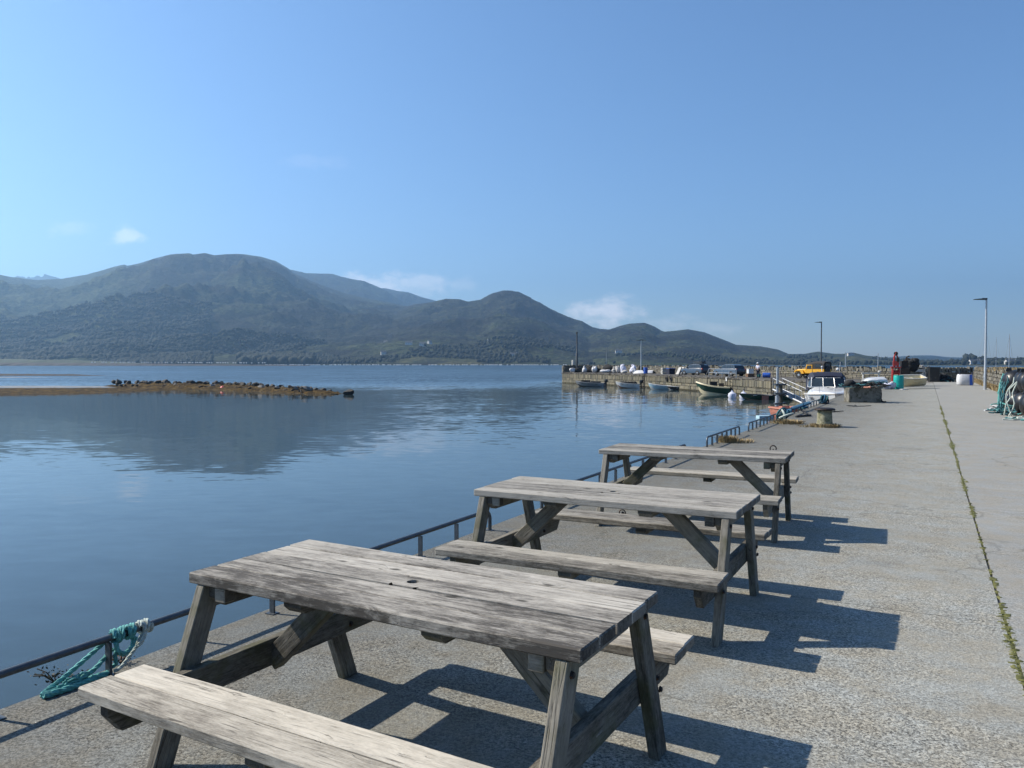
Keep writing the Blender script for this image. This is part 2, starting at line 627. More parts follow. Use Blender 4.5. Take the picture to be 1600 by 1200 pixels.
def fbm(x, y, seed=0, octv=5, gain=.5, ridged=False):
    t, amp, tot = 0.0, 1.0, 0.0
    for o in range(octv):
        n = vnoise(x + 17.3 * o, y - 9.1 * o, seed + o)
        if ridged:
            n = 1 - np.abs(2 * n - 1)
        t = t + n * amp
        tot += amp
        amp *= gain
        x, y = x * 2.03, y * 2.03
    return t / tot


def grid_mesh(name, X, Y, Z, mat, kind='structure', smooth=True):
    n, m = X.shape
    co = np.stack([X, Y, Z], -1).reshape(-1, 3).astype(np.float32)
    i = np.arange(n - 1)[:, None] * m + np.arange(m - 1)[None, :]
    q = np.stack([i, i + m, i + m + 1, i + 1], -1).reshape(-1, 4)
    me = bpy.data.meshes.new(name)
    me.vertices.add(len(co))
    me.vertices.foreach_set('co', co.ravel())
    me.loops.add(q.size)
    me.loops.foreach_set('vertex_index', q.ravel().astype(np.int32))
    me.polygons.add(len(q))
    me.polygons.foreach_set('loop_start', (np.arange(len(q)) * 4).astype(np.int32))
    me.polygons.foreach_set('loop_total', np.full(len(q), 4, np.int32))
    me.update(calc_edges=True)
    me.validate()
    me.materials.append(mat)
    if smooth:
        me.shade_smooth()
    o = bpy.data.objects.new(name, me)
    COL.objects.link(o)
    if kind:
        o['kind'] = kind
    return o


# ------------------------------------------------------------------ water
WATER = -1.95


def water_material():
    m, g, p = new_mat('sea_water')
    pos = g.node('ShaderNodeNewGeometry').outputs['Position']
    x, y, z = g.xyz(pos)
    p.inputs['Base Color'].default_value = (.026, .042, .047, 1)
    p.inputs['IOR'].default_value = 1.333
    # ripples: short crests lying roughly along x, plus long low swell
    rv = g.comb(g.m('MULTIPLY', x, .55), y, 0.0)
    r1 = g.noise(rv, 1.5, 3, .55, .3)
    r2 = g.noise(g.comb(g.m('MULTIPLY', x, .35), y, 5.0), .34, 2, .5, .4)
    r3 = g.noise(g.comb(g.m('MULTIPLY', x, .3), y, 9.0), .09, 2, .5)
    # calm lanes and ruffled lanes; the open water beyond the spit carries a breeze
    lane = g.noise(g.comb(g.m('MULTIPLY', x, .006), g.m('MULTIPLY', y, .022), 2.0), 1.0, 4, .55, .6)
    breeze = g.m('ADD', g.smooth(y, 95, 170, 0, .7), g.smooth(y, 250, 700, 0, .3))
    breeze = g.m('MULTIPLY', breeze, g.smooth(lane, .25, .5, .55, 1.0))
    lee = g.m('MULTIPLY', g.smooth(x, -4, 10), g.smooth(y, 175, 145))
    breeze = g.m('MULTIPLY', breeze, g.m('SUBTRACT', 1.0, g.m('MULTIPLY', lee, .93)))
    patch = g.m('ADD', x, g.m('MULTIPLY', y, .24))
    patch = g.m('ADD', patch, g.m('MULTIPLY', g.m('SUBTRACT', lane, .5), 14.0))
    breeze = g.m('ADD', breeze, g.m('MULTIPLY', g.smooth(patch, 1, 9, 0, .035), g.smooth(y, 18, 45)))
    amt = g.m('ADD', g.m('ADD', .085, g.m('MULTIPLY', g.smooth(lane, .42, .66), .13)), breeze)
    h = g.m('ADD', g.m('MULTIPLY', r1, .020), g.m('ADD', g.m('MULTIPLY', r2, .035), g.m('MULTIPLY', r3, .05)))
    h = g.m('MULTIPLY', h, amt)
    # wind ripples smaller than a pixel: tilt the facets directly
    nc = g.noise(g.comb(g.m('MULTIPLY', x, .5), y, 31.0), 2.3, 2, .6, color=True)
    nc2 = g.noise(g.comb(g.m('MULTIPLY', x, .12), g.m('MULTIPLY', y, .3), 41.0), 1.0, 3, .6, color=True)
    sx1, sy1, _ = g.xyz(nc)
    sx2, sy2, _ = g.xyz(nc2)
    k = g.m('ADD', .07, g.m('MULTIPLY', breeze, 2.3))
    tx = g.m('MULTIPLY', g.m('ADD', g.m('SUBTRACT', sx1, .5), g.m('MULTIPLY', g.m('SUBTRACT', sx2, .5), .5)), g.m('MULTIPLY', k, .6))
    ty = g.m('MULTIPLY', g.m('ADD', g.m('SUBTRACT', sy1, .5), g.m('MULTIPLY', g.m('SUBTRACT', sy2, .5), .5)), k)
    # at grazing sight only the wave faces turned to the quay are seen
    ty = g.m('SUBTRACT', g.m('MULTIPLY', ty, .55), g.m('MULTIPLY', breeze, .21))
    nv = g.vm('NORMALIZE', g.comb(tx, ty, 1.0))
    g.set(p.inputs['Normal'], g.bump(h, 1.0, 1.0, nv))
    g.set(p.inputs['Roughness'], g.m('ADD', .035, g.m('MULTIPLY', breeze, .2)))
    return m


M['water'] = water_material()
mb = MB()
N = 96
WR = 7700.0
ring = [(WR * math.cos(2 * PI * k / N), WR * math.sin(2 * PI * k / N), WATER) for k in range(N)]
mb.add([(0, 0, WATER)] + ring, [(0, k + 1, (k + 1) % N + 1) for k in range(N)])
tag(mb.build('sea', M['water'], fix=False), kind='structure')

# ------------------------------------------------------------------ far hills
def hill_material():
    m, g, p = new_mat('hill_heath')
    pos = g.node('ShaderNodeNewGeometry').outputs['Position']
    nrm = g.node('ShaderNodeNewGeometry').outputs['Normal']
    x, y, z = g.xyz(pos)
    v = g.comb(x, y, g.m('MULTIPLY', z, 2.0))
    a = g.noise(v, .0022, 6, .62)
    b = g.noise(v, .011, 6, .68)
    c = g.noise(v, .05, 4, .7)
    heath = g.mix(g.smooth(b, .38, .62), (.018, .017, .014, 1), (.040, .043, .024, 1))
    grass = g.mix(g.smooth(c, .35, .65), (.038, .052, .022, 1), (.080, .095, .042, 1))
    f = g.m('ADD', g.m('MULTIPLY', a, .6), g.m('MULTIPLY', b, .5))
    # the broad green corrie on the left and the grassy foot slopes
    left = g.smooth(g.m('DIVIDE', x, y), -.44, -.56)
    low = g.smooth(z, 110, 10)
    f = g.m('ADD', f, g.m('ADD', g.m('MULTIPLY', left, .26), g.m('MULTIPLY', low, .05)))
    col = g.mix(g.smooth(f, .52, .68), heath, grass)
    rock = g.m('MULTIPLY', g.smooth(c, .56, .68), g.smooth(b, .5, .62))
    col = g.mix(g.m('MULTIPLY', rock, .7), col, (.10, .098, .092, 1))
    # small fields on the low ground
    fc = g.voro(g.comb(g.m('MULTIPLY', x, 1.0), g.m('MULTIPLY', y, .6), 0.0), .011, out='Color')
    fr = g.xyz(fc)
    fld = g.m('MULTIPLY', g.smooth(z, 48, 22), g.smooth(fr[0], .55, .6))
    fld = g.m('MULTIPLY', fld, g.smooth(g.m('DIVIDE', x, y), -.22, -.12))
    col = g.mix(g.m('MULTIPLY', fld, .75), col, g.mix(fr[1], (.05, .07, .02, 1), (.13, .12, .055, 1)))
    # darker scrub in the gullies
    wet = g.smooth(g.noise(v, .02, 5, .7), .56, .68)
    col = g.mix(g.m('MULTIPLY', wet, .6), col, (.020, .026, .014, 1))
    speck = g.smooth(g.noise(v, .085, 4, .75), .40, .62, .45, 1.35)
    sc = g.node('ShaderNodeVectorMath', operation='SCALE')
    g.set(sc.inputs[0], col)
    g.set(sc.inputs['Scale'], g.m('MULTIPLY', speck, .72))
    g.set(p.inputs['Base Color'], sc.outputs[0])
    p.inputs['Roughness'].default_value = .95
    p.inputs['Specular IOR Level'].default_value = .1
    h = g.m('ADD', g.m('MULTIPLY', b, 30), g.m('MULTIPLY', c, 12))
    g.set(p.inputs['Normal'], g.bump(h, .9, 1.0))
    return m


M['hill'] = hill_material()
# skyline of each massif: bearing (metres sideways per 1230.7 metres ahead) and rise on the same scale, ridge and foot distance
LAYERS = [
    (9000, 6400, 3000, [(-1500, 30), (-1080, 90), (-900, 138), (-850, 134), (-800, 138), (-760, 140), (-735, 139), (-700, 129), (-640, 100), (-560, 30)]),
    (4000, 3700, 1380, [(-1700, 60), (-1300, 90), (-1000, 118), (-900, 130), (-800, 137), (-781, 133), (-738, 128.5), (-700, 130.5), (-660, 137), (-625, 148), (-603, 152.5), (-600, 150.5),
                  (-581, 154), (-556, 162), (-534, 167.5), (-506, 169.5), (-497, 167.5), (-478, 170), (-463, 166.5), (-425, 169), (-397, 165), (-372, 158), (-350, 146), (-344, 140), (-306, 124),
                  (-263, 109), (-220, 99), (-180, 92), (-140, 84), (-100, 74), (-50, 55), (0, 35), (60, 0)]),
    (5600, 5000, 2400, [(-560, 40), (-420, 120), (-344, 144.5), (-316, 139.5), (-281, 138), (-266, 133.5), (-231, 127), (-200, 115), (-169, 92.5), (-130, 80), (-90, 60), (0, 20)]),
    (6500, 5900, 3000, [(-300, 80), (-200, 116.5), (-181, 112.5), (-163, 109.5), (-150, 105), (-122, 97), (-90, 84), (-40, 60)]),
    (3600, 3300, 1330, [(-330, 0), (-260, 48), (-200, 80), (-150, 91), (-125, 94.5), (-103, 99.5), (-84, 99), (-69, 95), (-47, 98.5), (-28, 108), (-10, 112.5), (9, 110.5), (28, 101.5), (47, 92),
                  (69, 78.5), (92, 68.5), (105, 65), (120, 56), (149, 49), (200, 30), (280, 0)]),
    (3100, 2900, 1300, [(40, 0), (90, 30), (135, 53), (149, 52), (165, 57.5), (180, 61), (204, 62.5), (220, 56.5), (231, 50), (270, 40), (330, 10), (360, 0)]),
    (2900, 2750, 1270, [(130, 0), (180, 35), (215, 44), (232, 48.5), (250, 50), (272, 52.5), (297, 48), (322, 38), (347, 28.5), (385, 26), (412, 21.5), (430, 14.5), (470, 6), (520, 0)]),
    (2500, 2300, 1250, [(360, 0), (400, 9), (427, 14), (456, 14.5), (477, 18), (503, 14.5), (516, 14.5), (531, 16.5), (551, 12), (585, 8.2), (640, 3), (700, 0)]),
    (6000, 5200, 3000, [(440, 0), (540, 3), (587, 9), (608, 10.5), (632, 12), (653, 12), (674, 9.5), (711, 8.5), (790, 8), (900, 12), (1100, 18), (1500, 25)]),
    (1900, 1700, 1150, [(610, 0), (650, 0.5), (687, 3), (700, 6), (716, 8), (747, 8), (800, 8), (880, 8.5), (1000, 10), (1200, 14), (1500, 10)]),
]
bear = np.linspace(-1350, 1350, 1500)
r1 = np.linspace(1100, 1560, 70)
r2 = np.geomspace(1568, 7450, 200)
rad = np.concatenate([r1, r2])
BX, RD = np.meshgrid(bear / 1230.7, rad, indexing='ij')
# rad is the distance straight ahead; the side offset follows the bearing
HY = RD / np.sqrt(1 + (BX * .55) ** 2)
HX = HY * BX


def hills_at(HX, HY, BXv):
    H = np.full(HX.shape, -6.0)
    big = fbm(HX / 620, HY / 620, 3, 5, .52, ridged=True) - .55
    dia = fbm((HX * .8 + HY * .6) / 620, (HY * .8 - HX * .6) / 190, 21, 5, .55, ridged=True) - .55
    sml = fbm(HX / 90, HY / 90, 9, 4, .55) - .5
    BXv = BXv + (fbm(HX / 380, HY / 380, 61, 3) - .5) * .010
    wob = fbm(BXv * 9, HX * 0 + 1.5, 40, 3) - .5
    for ridge, r_in, foot, pts in LAYERS:
        px = np.array([p[0] for p in pts]) / 1230.7
        py = np.array([p[1] for p in pts]) / 1230.7
        top = np.interp(BXv, px, py, left=-.01, right=-.01)
        Rr = ridge * (1 + .10 * wob)
        F = foot * (1 + .05 * (fbm(BXv * 14, HX * 0 + 7.7, 50, 4) - .5))
        top_z = top * Rr + 1.6
        t = np.clip((HY - F) / (Rr - F), 0, 1)
        prof = .45 * t + .55 * t * t * (3 - 2 * t)
        back = np.clip((HY - Rr) / (.5 * Rr), 0, 1)
        prof = prof * (1 - back * .9)
        env = np.sin(PI * np.clip(t, 0, 1)) ** .8 * np.clip((1 - t) * 2.6, 0, 1)
        z = WATER + (top_z - WATER) * prof
        z = z + np.maximum(top_z, 0) * env * (big * .26 + dia * .22) + env * sml * 16 * np.clip(top_z / 150, 0, 1)
        z = z + np.clip(t * 12, 0, 1) * sml * .022 * np.maximum(top_z, 0)
        lim = top * HY + 1.6 + (sml * .012 + .004) * np.maximum(top_z, 0)
        z = np.where(HY < Rr * 1.05, np.minimum(z, np.maximum(lim, -6)), z)
        z = np.where(HY < F, WATER - (F - HY) * .05, z)
        z = np.where(top <= 0.0002, -6, z)
        H = np.maximum(H, z)
    return H


HZ = hills_at(HX, HY, BX)
grid_mesh('hills', HX, HY, HZ, M['hill'])


def hill_z(i, j):
    return HZ[i, j]


# ------------------------------------------------------------------ the air
def build_haze():
    m = bpy.data.materials.new('haze_air')
    m.use_nodes = True
    nt = m.node_tree
    nt.nodes.clear()
    out = nt.nodes.new('ShaderNodeOutputMaterial')
    v = nt.nodes.new('ShaderNodeVolumePrincipled')
    v.inputs['Color'].default_value = (.36, .64, 1.0, 1)
    v.inputs['Density'].default_value = HAZE
    v.inputs['Anisotropy'].default_value = .5
    nt.links.new(v.outputs[0], out.inputs['Volume'])
    mb = MB()
    mb.box((0, 0, 420), (16400, 16400, 870))
    o = mb.build('haze', m)
    o['kind'] = 'stuff'
    # bottom at -15, below the sea bed skirts; top above the highest summit
    return o


HAZE = 1.55e-4
build_haze()

# ------------------------------------------------------------------ quay
CA, SA = .8846, .4664          # the quay runs towards (SA, CA)


def st(s, t):
    return (SA * s + CA * t, CA * s - SA * t)


TE = -3.88                      # water edge of the quay
TJ = .46                        # grassy joint
ARM_E = [(30.6, 66.4), (28.2, 71), (27.0, 78), (25.6, 88), (23.5, 100), (20.5, 112), (15.5, 125.5), (9.0, 140)]
ARM_B = [(14.5, 142.5), (21.0, 128), (26.2, 114), (29.4, 101.2), (33.8, 90), (35.9, 80), (38.6, 73.6), (42.96, 73.2)]


def offset(line, d):
    out = []
    for i, p in enumerate(line):
        a, b = Vector(line[max(i - 1, 0)]), Vector(line[min(i + 1, len(line) - 1)])
        t = (b - a).normalized()
        out.append((p[0] + t.y * d, p[1] - t.x * d))
    return out


ARM_OUT = offset(ARM_B, -.7)
quay_poly = [st(-12, TE), st(73, TE)] + ARM_E[1:] + [ARM_OUT[0]] + ARM_OUT[1:] + [st(86, 4.6), st(-12, 4.6)]


def inset_poly(poly, d):
    out = []
    n = len(poly)
    for i in range(n):
        a, b, c = Vector(poly[i - 1]), Vector(poly[i]), Vector(poly[(i + 1) % n])
        t1, t2 = (b - a).normalized(), (c - b).normalized()
        nn = Vector((t1.y + t2.y, -t1.x - t2.x))
        if nn.length < 1e-4:
            nn = Vector((t1.y, -t1.x))
        nn.normalize()
        out.append((b.x + nn.x * d, b.y + nn.y * d))
    return out


qp = quay_poly
mb = MB()
mb.prism(qp, -6.0, -.012)
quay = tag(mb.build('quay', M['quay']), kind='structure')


def slab(poly, mat, z0=-.16, z1=0.0, name='deck_slab'):
    mb = MB()
    mb.prism(poly, z0, z1)
    o = mb.build(name, mat, quay)
    return o


s = -10.2
GAP = .008
while s < 72:
    a, b = s, min(s + 8.0, 73.0)
    if b - a > .5:
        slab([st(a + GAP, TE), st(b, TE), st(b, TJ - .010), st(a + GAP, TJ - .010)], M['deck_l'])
    s += 8.0
s = -9.1
while s < 85:
    a, b = s, min(s + 7.0, 85.4)
    if b - a > .5:
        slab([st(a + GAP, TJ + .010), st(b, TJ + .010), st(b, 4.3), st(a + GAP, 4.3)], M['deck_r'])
    s += 7.0
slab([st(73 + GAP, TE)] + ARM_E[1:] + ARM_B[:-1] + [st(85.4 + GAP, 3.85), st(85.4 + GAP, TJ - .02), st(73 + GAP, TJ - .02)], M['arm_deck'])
# ------------------------------------------------------------------ stone walls
def stone_mat(name, cols, scale=2.6):
    m, g, p = new_mat(name)
    geo = g.node('ShaderNodeNewGeometry')
    rr = geo.outputs['Random Per Island']
    pos = geo.outputs['Position']
    n = g.noise(pos, scale, 5, .7)
    n2 = g.noise(pos, 11, 4, .7)
    k = len(cols)
    c = g.ramp(rr, [(i / (k - 1), alb(cc)) for i, cc in enumerate(cols)])
    c = g.mix(g.smooth(n, .50, .68), c, (.10, .10, .06, 1))
    c = g.mix(g.smooth(n2, .62, .74), c, (.36, .35, .30, 1))
    g.set(p.inputs['Base Color'], c)
    p.inputs['Roughness'].default_value = .92
    g.set(p.inputs['Normal'], g.bump(n2, .6, .05))
    return m


M['stone'] = stone_mat('rubble_stone', [(.07, .068, .06), (.15, .14, .115), (.22, .205, .165), (.11, .105, .095), (.27, .25, .195)])
M['stone_q'] = stone_mat('quay_stone', [(.07, .068, .056), (.15, .138, .10), (.22, .195, .135), (.10, .095, .072)])
M['mortar'] = pmat('dark_joint', (.045, .042, .036), .3, 3, .95)
M['weed_rock'] = pmat('tide_weed', (.05, .045, .022), .5, 2.5, .9, .4)


def seg_frame(a, b):
    a, b = Vector((*a, 0)), Vector((*b, 0))
    d = b - a
    L = d.length
    d.normalize()
    return a, d, Vector((-d.y, d.x, 0)), L


def stone_run(mb, line, z0, z1, side, ch, lr, depth=.16, out=.03, proud=.05):
    """courses of separate stones along a polyline; side=+1 faces the left of travel"""
    for a, b in zip(line[:-1], line[1:]):
        o, d, n, L = seg_frame(a, b)
        n = n * side
        rot = Matrix((d, n, Vector((0, 0, 1)))).transposed()
        z = z0
        while z < z1 - .04:
            h = min(ch * rnd.uniform(.8, 1.25), z1 - z)
            x = rnd.uniform(-.2, 0)
            while x < L:
                w = rnd.uniform(*lr)
                x0, x1 = max(x, 0), min(x + w, L)
                if x1 - x0 > .08:
                    c = o + d * ((x0 + x1) / 2) + n * (out + rnd.uniform(0, proud) - depth / 2 + .06)
                    c.z = z + h / 2
                    mb.box(c, (x1 - x0 - .05, depth, h - .045), rot, jit=.018)
                x += w
            z += h


def coping_run(mb, line, z0, h, side, wr, depth):
    for a, b in zip(line[:-1], line[1:]):
        o, d, n, L = seg_frame(a, b)
        n = n * side
        rot = Matrix((d, n, Vector((0, 0, 1)))).transposed()
        x = 0
        while x < L - .1:
            w = rnd.uniform(*wr)
            hh = h * rnd.uniform(.55, 1.15)
            c = o + d * (x + w / 2) - n * (depth / 2 - .05)
            c.z = z0 + hh / 2
            tilt = Matrix.Rotation(rnd.uniform(-.18, .18), 3, n)
            mb.box(c, (w - .09, depth * rnd.uniform(.85, 1.1), hh), tilt @ rot, jit=.04)
            x += w


def wall_core(line, th, z0, z1, side):
    inner = line
    outer = offset(line, th * side)
    mb = MB()
    n = len(line)
    vs = [(*p, z0) for p in inner] + [(*p, z1) for p in inner] + [(*p, z0) for p in outer] + [(*p, z1) for p in outer]
    fs = []
    for i in range(n - 1):
        fs += [(i, i + 1, n + i + 1, n + i), (2 * n + i, 3 * n + i, 3 * n + i + 1, 2 * n + i + 1), (n + i, n + i + 1, 3 * n + i + 1, 3 * n + i)]
    fs += [(0, n, 3 * n, 2 * n), (n - 1, 3 * n - 1, 4 * n - 1, 2 * n - 1)]
    mb.add(vs, fs)
    return mb


# parapet along the seaward side of the far arm (faces the camera side: right of travel when listed far->near)
para = thing('parapet_wall', 'long rubble stone parapet with upright coping stones along the far pier arm', 'wall')
wall_core(ARM_B, .5, -.02, .80, -1).build('wall_core', M['mortar'], para)
mb = MB()
stone_run(mb, ARM_B, 0, .84, -1, .20, (.3, .85))
o = mb.build('wall_stones', M['stone'], para)
o['kind'] = 'stuff'
mb = MB()
coping_run(mb, ARM_B, .84, .44, -1, (.2, .42), .52)
o = mb.build('coping_stones', M['stone'], para)
o['kind'] = 'stuff'

# end wall of the arm
endl = [(9.25, 140.3), (14.2, 142.4)]
ew = thing('pier_end_wall', 'short stone wall closing the outer end of the far pier arm', 'wall')
wall_core(endl, .5, -.02, 1.15, -1).build('wall_core', M['mortar'], ew)
mb = MB()
stone_run(mb, endl, 0, 1.2, -1, .26, (.3, .8))
stone_run(mb, [(9.0, 141.0), (9.25, 140.3)], 0, 1.2, -1, .26, (.3, .8))
coping_run(mb, endl, 1.17, .14, -1, (.4, .8), .56)
o = mb.build('wall_stones', M['stone'], ew)
o['kind'] = 'stuff'

# right hand wall
RW = [st(84.8, 3.9), st(62, 3.9), st(48, 3.95), st(36, 3.9), st(26, 3.9)]
rw = thing('roadside_wall', 'low lichened stone wall along the right side of the quay behind the lamp post', 'wall')
wall_core(RW, .5, -.02, .95, -1).build('wall_core', M['mortar'], rw)
mb = MB()
stone_run(mb, RW, 0, 1.0, -1, .22, (.25, .7))
coping_run(mb, RW, 1.0, .3, -1, (.2, .45), .52)
o = mb.build('wall_stones', M['stone'], rw)
o['kind'] = 'stuff'

# masonry face of the arm towards the harbour
qf = thing('harbour_wall', 'old masonry harbour face of the far pier arm above the moored boats', 'wall')
line = ARM_E[1:]
mb = MB()
coping_run(mb, line, -.19, .20, 1, (.9, 1.6), .45)
o = mb.build('edge_stones', M['arm_deck'], qf)
o['kind'] = 'stuff'
mb = MB()
stone_run(mb, line, -.95, -.2, 1, .75, (.22, .5), depth=.25)
stone_run(mb, line, -1.75, -.95, 1, .36, (.5, 1.3), depth=.25)
o = mb.build('wall_stones', M['stone_q'], qf)
o['kind'] = 'stuff'
mb = MB()
stone_run(mb, line, -2.6, -1.72, 1, .4, (.5, 1.3), depth=.28)
o = mb.build('tidal_stones', M['weed_rock'], qf)
o['kind'] = 'stuff'
# wall end towards open water
mb = MB()
stone_run(mb, [(9.0, 140.0), (14.5, 142.6)], -2.6, 0, 1, .4, (.5, 1.2), depth=.25)
o = mb.build('end_stones', M['stone_q'], qf)
o['kind'] = 'stuff'

# ------------------------------------------------------------------ spit, sea-weed flats, low far shore
def weed_material():
    m, g, p = new_mat('golden_wrack')
    pos = g.node('ShaderNodeNewGeometry').outputs['Position']
    n = g.noise(pos, 1.1, 6, .7)
    n2 = g.noise(pos, 5.5, 4, .7)
    c = g.ramp(n, [(.32, (.022, .016, .009)), (.46, (.050, .032, .011)), (.58, (.105, .067, .020)), (.74, (.155, .108, .036))])
    c = g.mix(g.smooth(n2, .54, .66), c, (.035, .026, .014, 1))
    g.set(p.inputs['Base Color'], c)
    p.inputs['Roughness'].default_value = .85
    p.inputs['Specular IOR Level'].default_value = .12
    g.set(p.inputs['Normal'], g.bump(g.m('ADD', n, n2), 1.0, .3))
    return m


M['wrack'] = weed_material()
M['sand'] = pmat('wet_sand', (.20, .19, .17), .3, .6, .5, .1)
M['shore_dark'] = pmat('dark_shore', (.022, .017, .014), .5, .05, .9, .3)
M['field'] = pmat('shore_field', (.03, .045, .018), .5, .03, .95)
M['rock_dark'] = pmat('weedy_boulder', (.035, .031, .026), .5, 2.2, .85, .5, spots=((.14, .10, .04), 2.5, .58))
M['rock_pale'] = pmat('pale_boulder', (.20, .19, .175), .3, 2.2, .85, .5, spots=((.06, .05, .035), 2.5, .55))


def mound(name, pts, mat, step=.5, seed=1, rough=.3, fr=1.4):
    """terrain ridge: pts = (x, y, half width, height above sea)"""
    P = np.array(pts, float)
    seg = np.hypot(np.diff(P[:, 0]), np.diff(P[:, 1]))
    S = np.concatenate([[0], np.cumsum(seg)])
    n = int(S[-1] / step) + 2
    s_ = np.linspace(0, S[-1], n)
    X = np.interp(s_, S, P[:, 0]); Y = np.interp(s_, S, P[:, 1])
    Wd = np.interp(s_, S, P[:, 2]); Hh = np.interp(s_, S, P[:, 3])
    dx, dy = np.gradient(X), np.gradient(Y)
    l = np.hypot(dx, dy) + 1e-9
    nx, ny = -dy / l, dx / l
    u = np.linspace(-1.15, 1.15, 36)
    wv = 1 + .35 * (fbm(s_[:, None] * .25, u[None, :] * 0 + np.sign(u[None, :]) * 3, seed + 5, 4) - .5) * 2
    GX = X[:, None] + nx[:, None] * Wd[:, None] * u[None, :] * wv
    GY = Y[:, None] + ny[:, None] * Wd[:, None] * u[None, :] * wv
    prof = 1 - np.clip(np.abs(u), 0, 1.15) ** 1.6
    Z = prof[None, :] * Hh[:, None]
    nz = fbm(GX * fr, GY * fr, seed, 4, .6) - .45
    Z = WATER + Z + nz * rough * np.clip(prof[None, :] * 2.5 + .3, 0, 1)
    return grid_mesh(name, GX, GY, Z, mat)


mound('rocky_spit', [(-64, 121, .6, -.2), (-59.5, 119, 2.0, .32), (-53, 117, 3.0, .60), (-46, 112.5, 3.2, .62), (-40, 109, 3.0, .60), (-34, 104.5, 2.8, .56), (-29, 99.5, 2.4, .46), (-24.5, 95, 2.0, .36),
                     (-21.3, 92.3, 1.3, .24), (-19.5, 90.6, .5, -.3)], M['wrack'], .25, 4, .42, 2.2)
mound('seaweed_flat', [(-125, 90, 11, .42), (-95, 91, 13, .46), (-75, 95, 14, .46), (-62, 97, 12, .42), (-55, 101, 8.5, .34), (-50, 104, 4.5, .26), (-46, 105.5, 2.2, .2), (-43, 106, .5, -.1)], M['wrack'], .4, 8, .34, 1.2)
mound('mud_flat', [(-150, 118, 5, .12), (-95, 119, 5, .12), (-72, 119, 5, .13), (-62, 119, 3.5, .12), (-56, 119.5, 1, -.05)], M['sand'], .8, 12, .06, .3)
mound('sand_spit', [(-330, 226, 4, .8), (-190, 226, 4, .8), (-150, 225, 3.0, .55), (-125, 225, 1.5, .4), (-112, 224, .5, -.1)], M['shore_dark'], 1.2, 16, .16, .4)
mound('outer_bar', [(-330, 196, 2.4, .2), (-150, 197, 2.2, .18), (-125, 197, 1.2, .12), (-108, 196, .4, -.1)], M['sand'], 1.2, 17, .05, .4)
mound('dark_ledge', [(-200, 212, 4, 1.0), (-146, 213, 3, .75), (-139, 213, 1, .2)], M['rock_dark'], .6, 18, .5, .7)
mound('low_shore', [(-1500, 1090, 50, 5), (-900, 1085, 45, 4.5), (-640, 1078, 30, 4.2), (-520, 1070, 18, 3.0), (-420, 1062, 12, 2.3), (-340, 1055, 8, 1.6), (-270, 1050, 3, .3)], M['shore_dark'], 3, 21, 1.2, .12)
mound('shore_field', [(-1500, 1190, 90, 13), (-900, 1180, 80, 11), (-680, 1170, 60, 8.5), (-580, 1160, 40, 5), (-500, 1150, 20, 1)], M['field'], 6, 23, 2.0, .05)


def boulder_mesh(name, seed, mat):
    bm = bmesh.new()
    bmesh.ops.create_icosphere(bm, subdivisions=2, radius=1.0)
    rs = random.Random(seed)
    cuts = [(Vector((rs.uniform(-1, 1), rs.uniform(-1, 1), rs.uniform(-.6, 1))).normalized(), rs.uniform(.32, .72)) for _ in range(8)]
    for v in bm.verts:
        for nn, dd in cuts:
            k = v.co.dot(nn)
            if k > dd:
                v.co -= nn * (k - dd)
        v.co *= rs.uniform(.94, 1.05)
        v.co.z *= .72
    me = bpy.data.meshes.new(name)
    bm.to_mesh(me)
    bm.free()
    me.materials.append(mat)
    me.shade_smooth()
    me.set_sharp_from_angle(angle=R(32))
    return me


BM = [boulder_mesh('boulder', k, M['rock_dark']) for k in range(6)]
BP = [boulder_mesh('boulder', 20 + k, M['rock_pale']) for k in range(3)]
spit_c = [(-60, 118.5), (-53, 117), (-46, 112.5), (-40, 109), (-34, 104.5), (-29, 99.5), (-24.5, 95), (-21.5, 92.5)]


def spit_at(k):
    f = k * (len(spit_c) - 1)
    i = min(int(f), len(spit_c) - 2)
    f -= i
    return (spit_c[i][0] * (1 - f) + spit_c[i + 1][0] * f, spit_c[i][1] * (1 - f) + spit_c[i + 1][1] * f)


def boulder(x, y, z, r, pale=False, label=None):
    o = bpy.data.objects.new('boulder', rnd.choice(BP if pale else BM))
    COL.objects.link(o)
    o.location = (x, y, z)
    o.rotation_euler = (rnd.uniform(-.3, .3), rnd.uniform(-.3, .3), rnd.uniform(0, 6))
    o.scale = (r * rnd.uniform(.85, 1.3), r * rnd.uniform(.8, 1.1), r * rnd.uniform(.8, 1.05))
    tag(o, label or ('pale boulder among dark ones on the seaweed covered rocky spit' if pale else 'dark weedy boulder on the crest of the rocky spit'),
        'boulder', 'pale boulders of the rocky spit' if pale else 'dark boulders of the rocky spit')
    return o


for k in range(84):
    f = (k + rnd.uniform(-.4, .4)) / 84
    f = min(max(f, 0), .985)
    x, y = spit_at(f)
    h = 1.0 if f < .62 else 1.0 - (f - .62) * 1.7
    big = rnd.random() < .35
    r = rnd.uniform(.32, .5) if not big else rnd.uniform(.5, .78)
    if f > .55:
        r *= .8
        if k % 2:
            continue
    boulder(x + rnd.uniform(-.3, .5), y + rnd.uniform(-.2, 1.2), WATER + .60 * h + r * .32, r)
for f, r, lab in ((.40, .6, 'pale boulder near the red float on the rocky spit'), (.62, .6, 'first pale boulder right of the highest part of the rocky spit'), (.70, .55, 'pale boulder half way down the low right end of the rocky spit'), (.80, .6, 'pale boulder behind a dark one near the tip of the rocky spit'),
                  (.86, .8, 'largest pale boulder, close to the tip of the rocky spit'), (.24, .55, 'pale boulder on the left half of the rocky spit'), (.13, .55, 'leftmost pale boulder of the rocky spit')):
    x, y = spit_at(f)
    boulder(x, y - 1.2, WATER + .52, r * .85, True, lab)
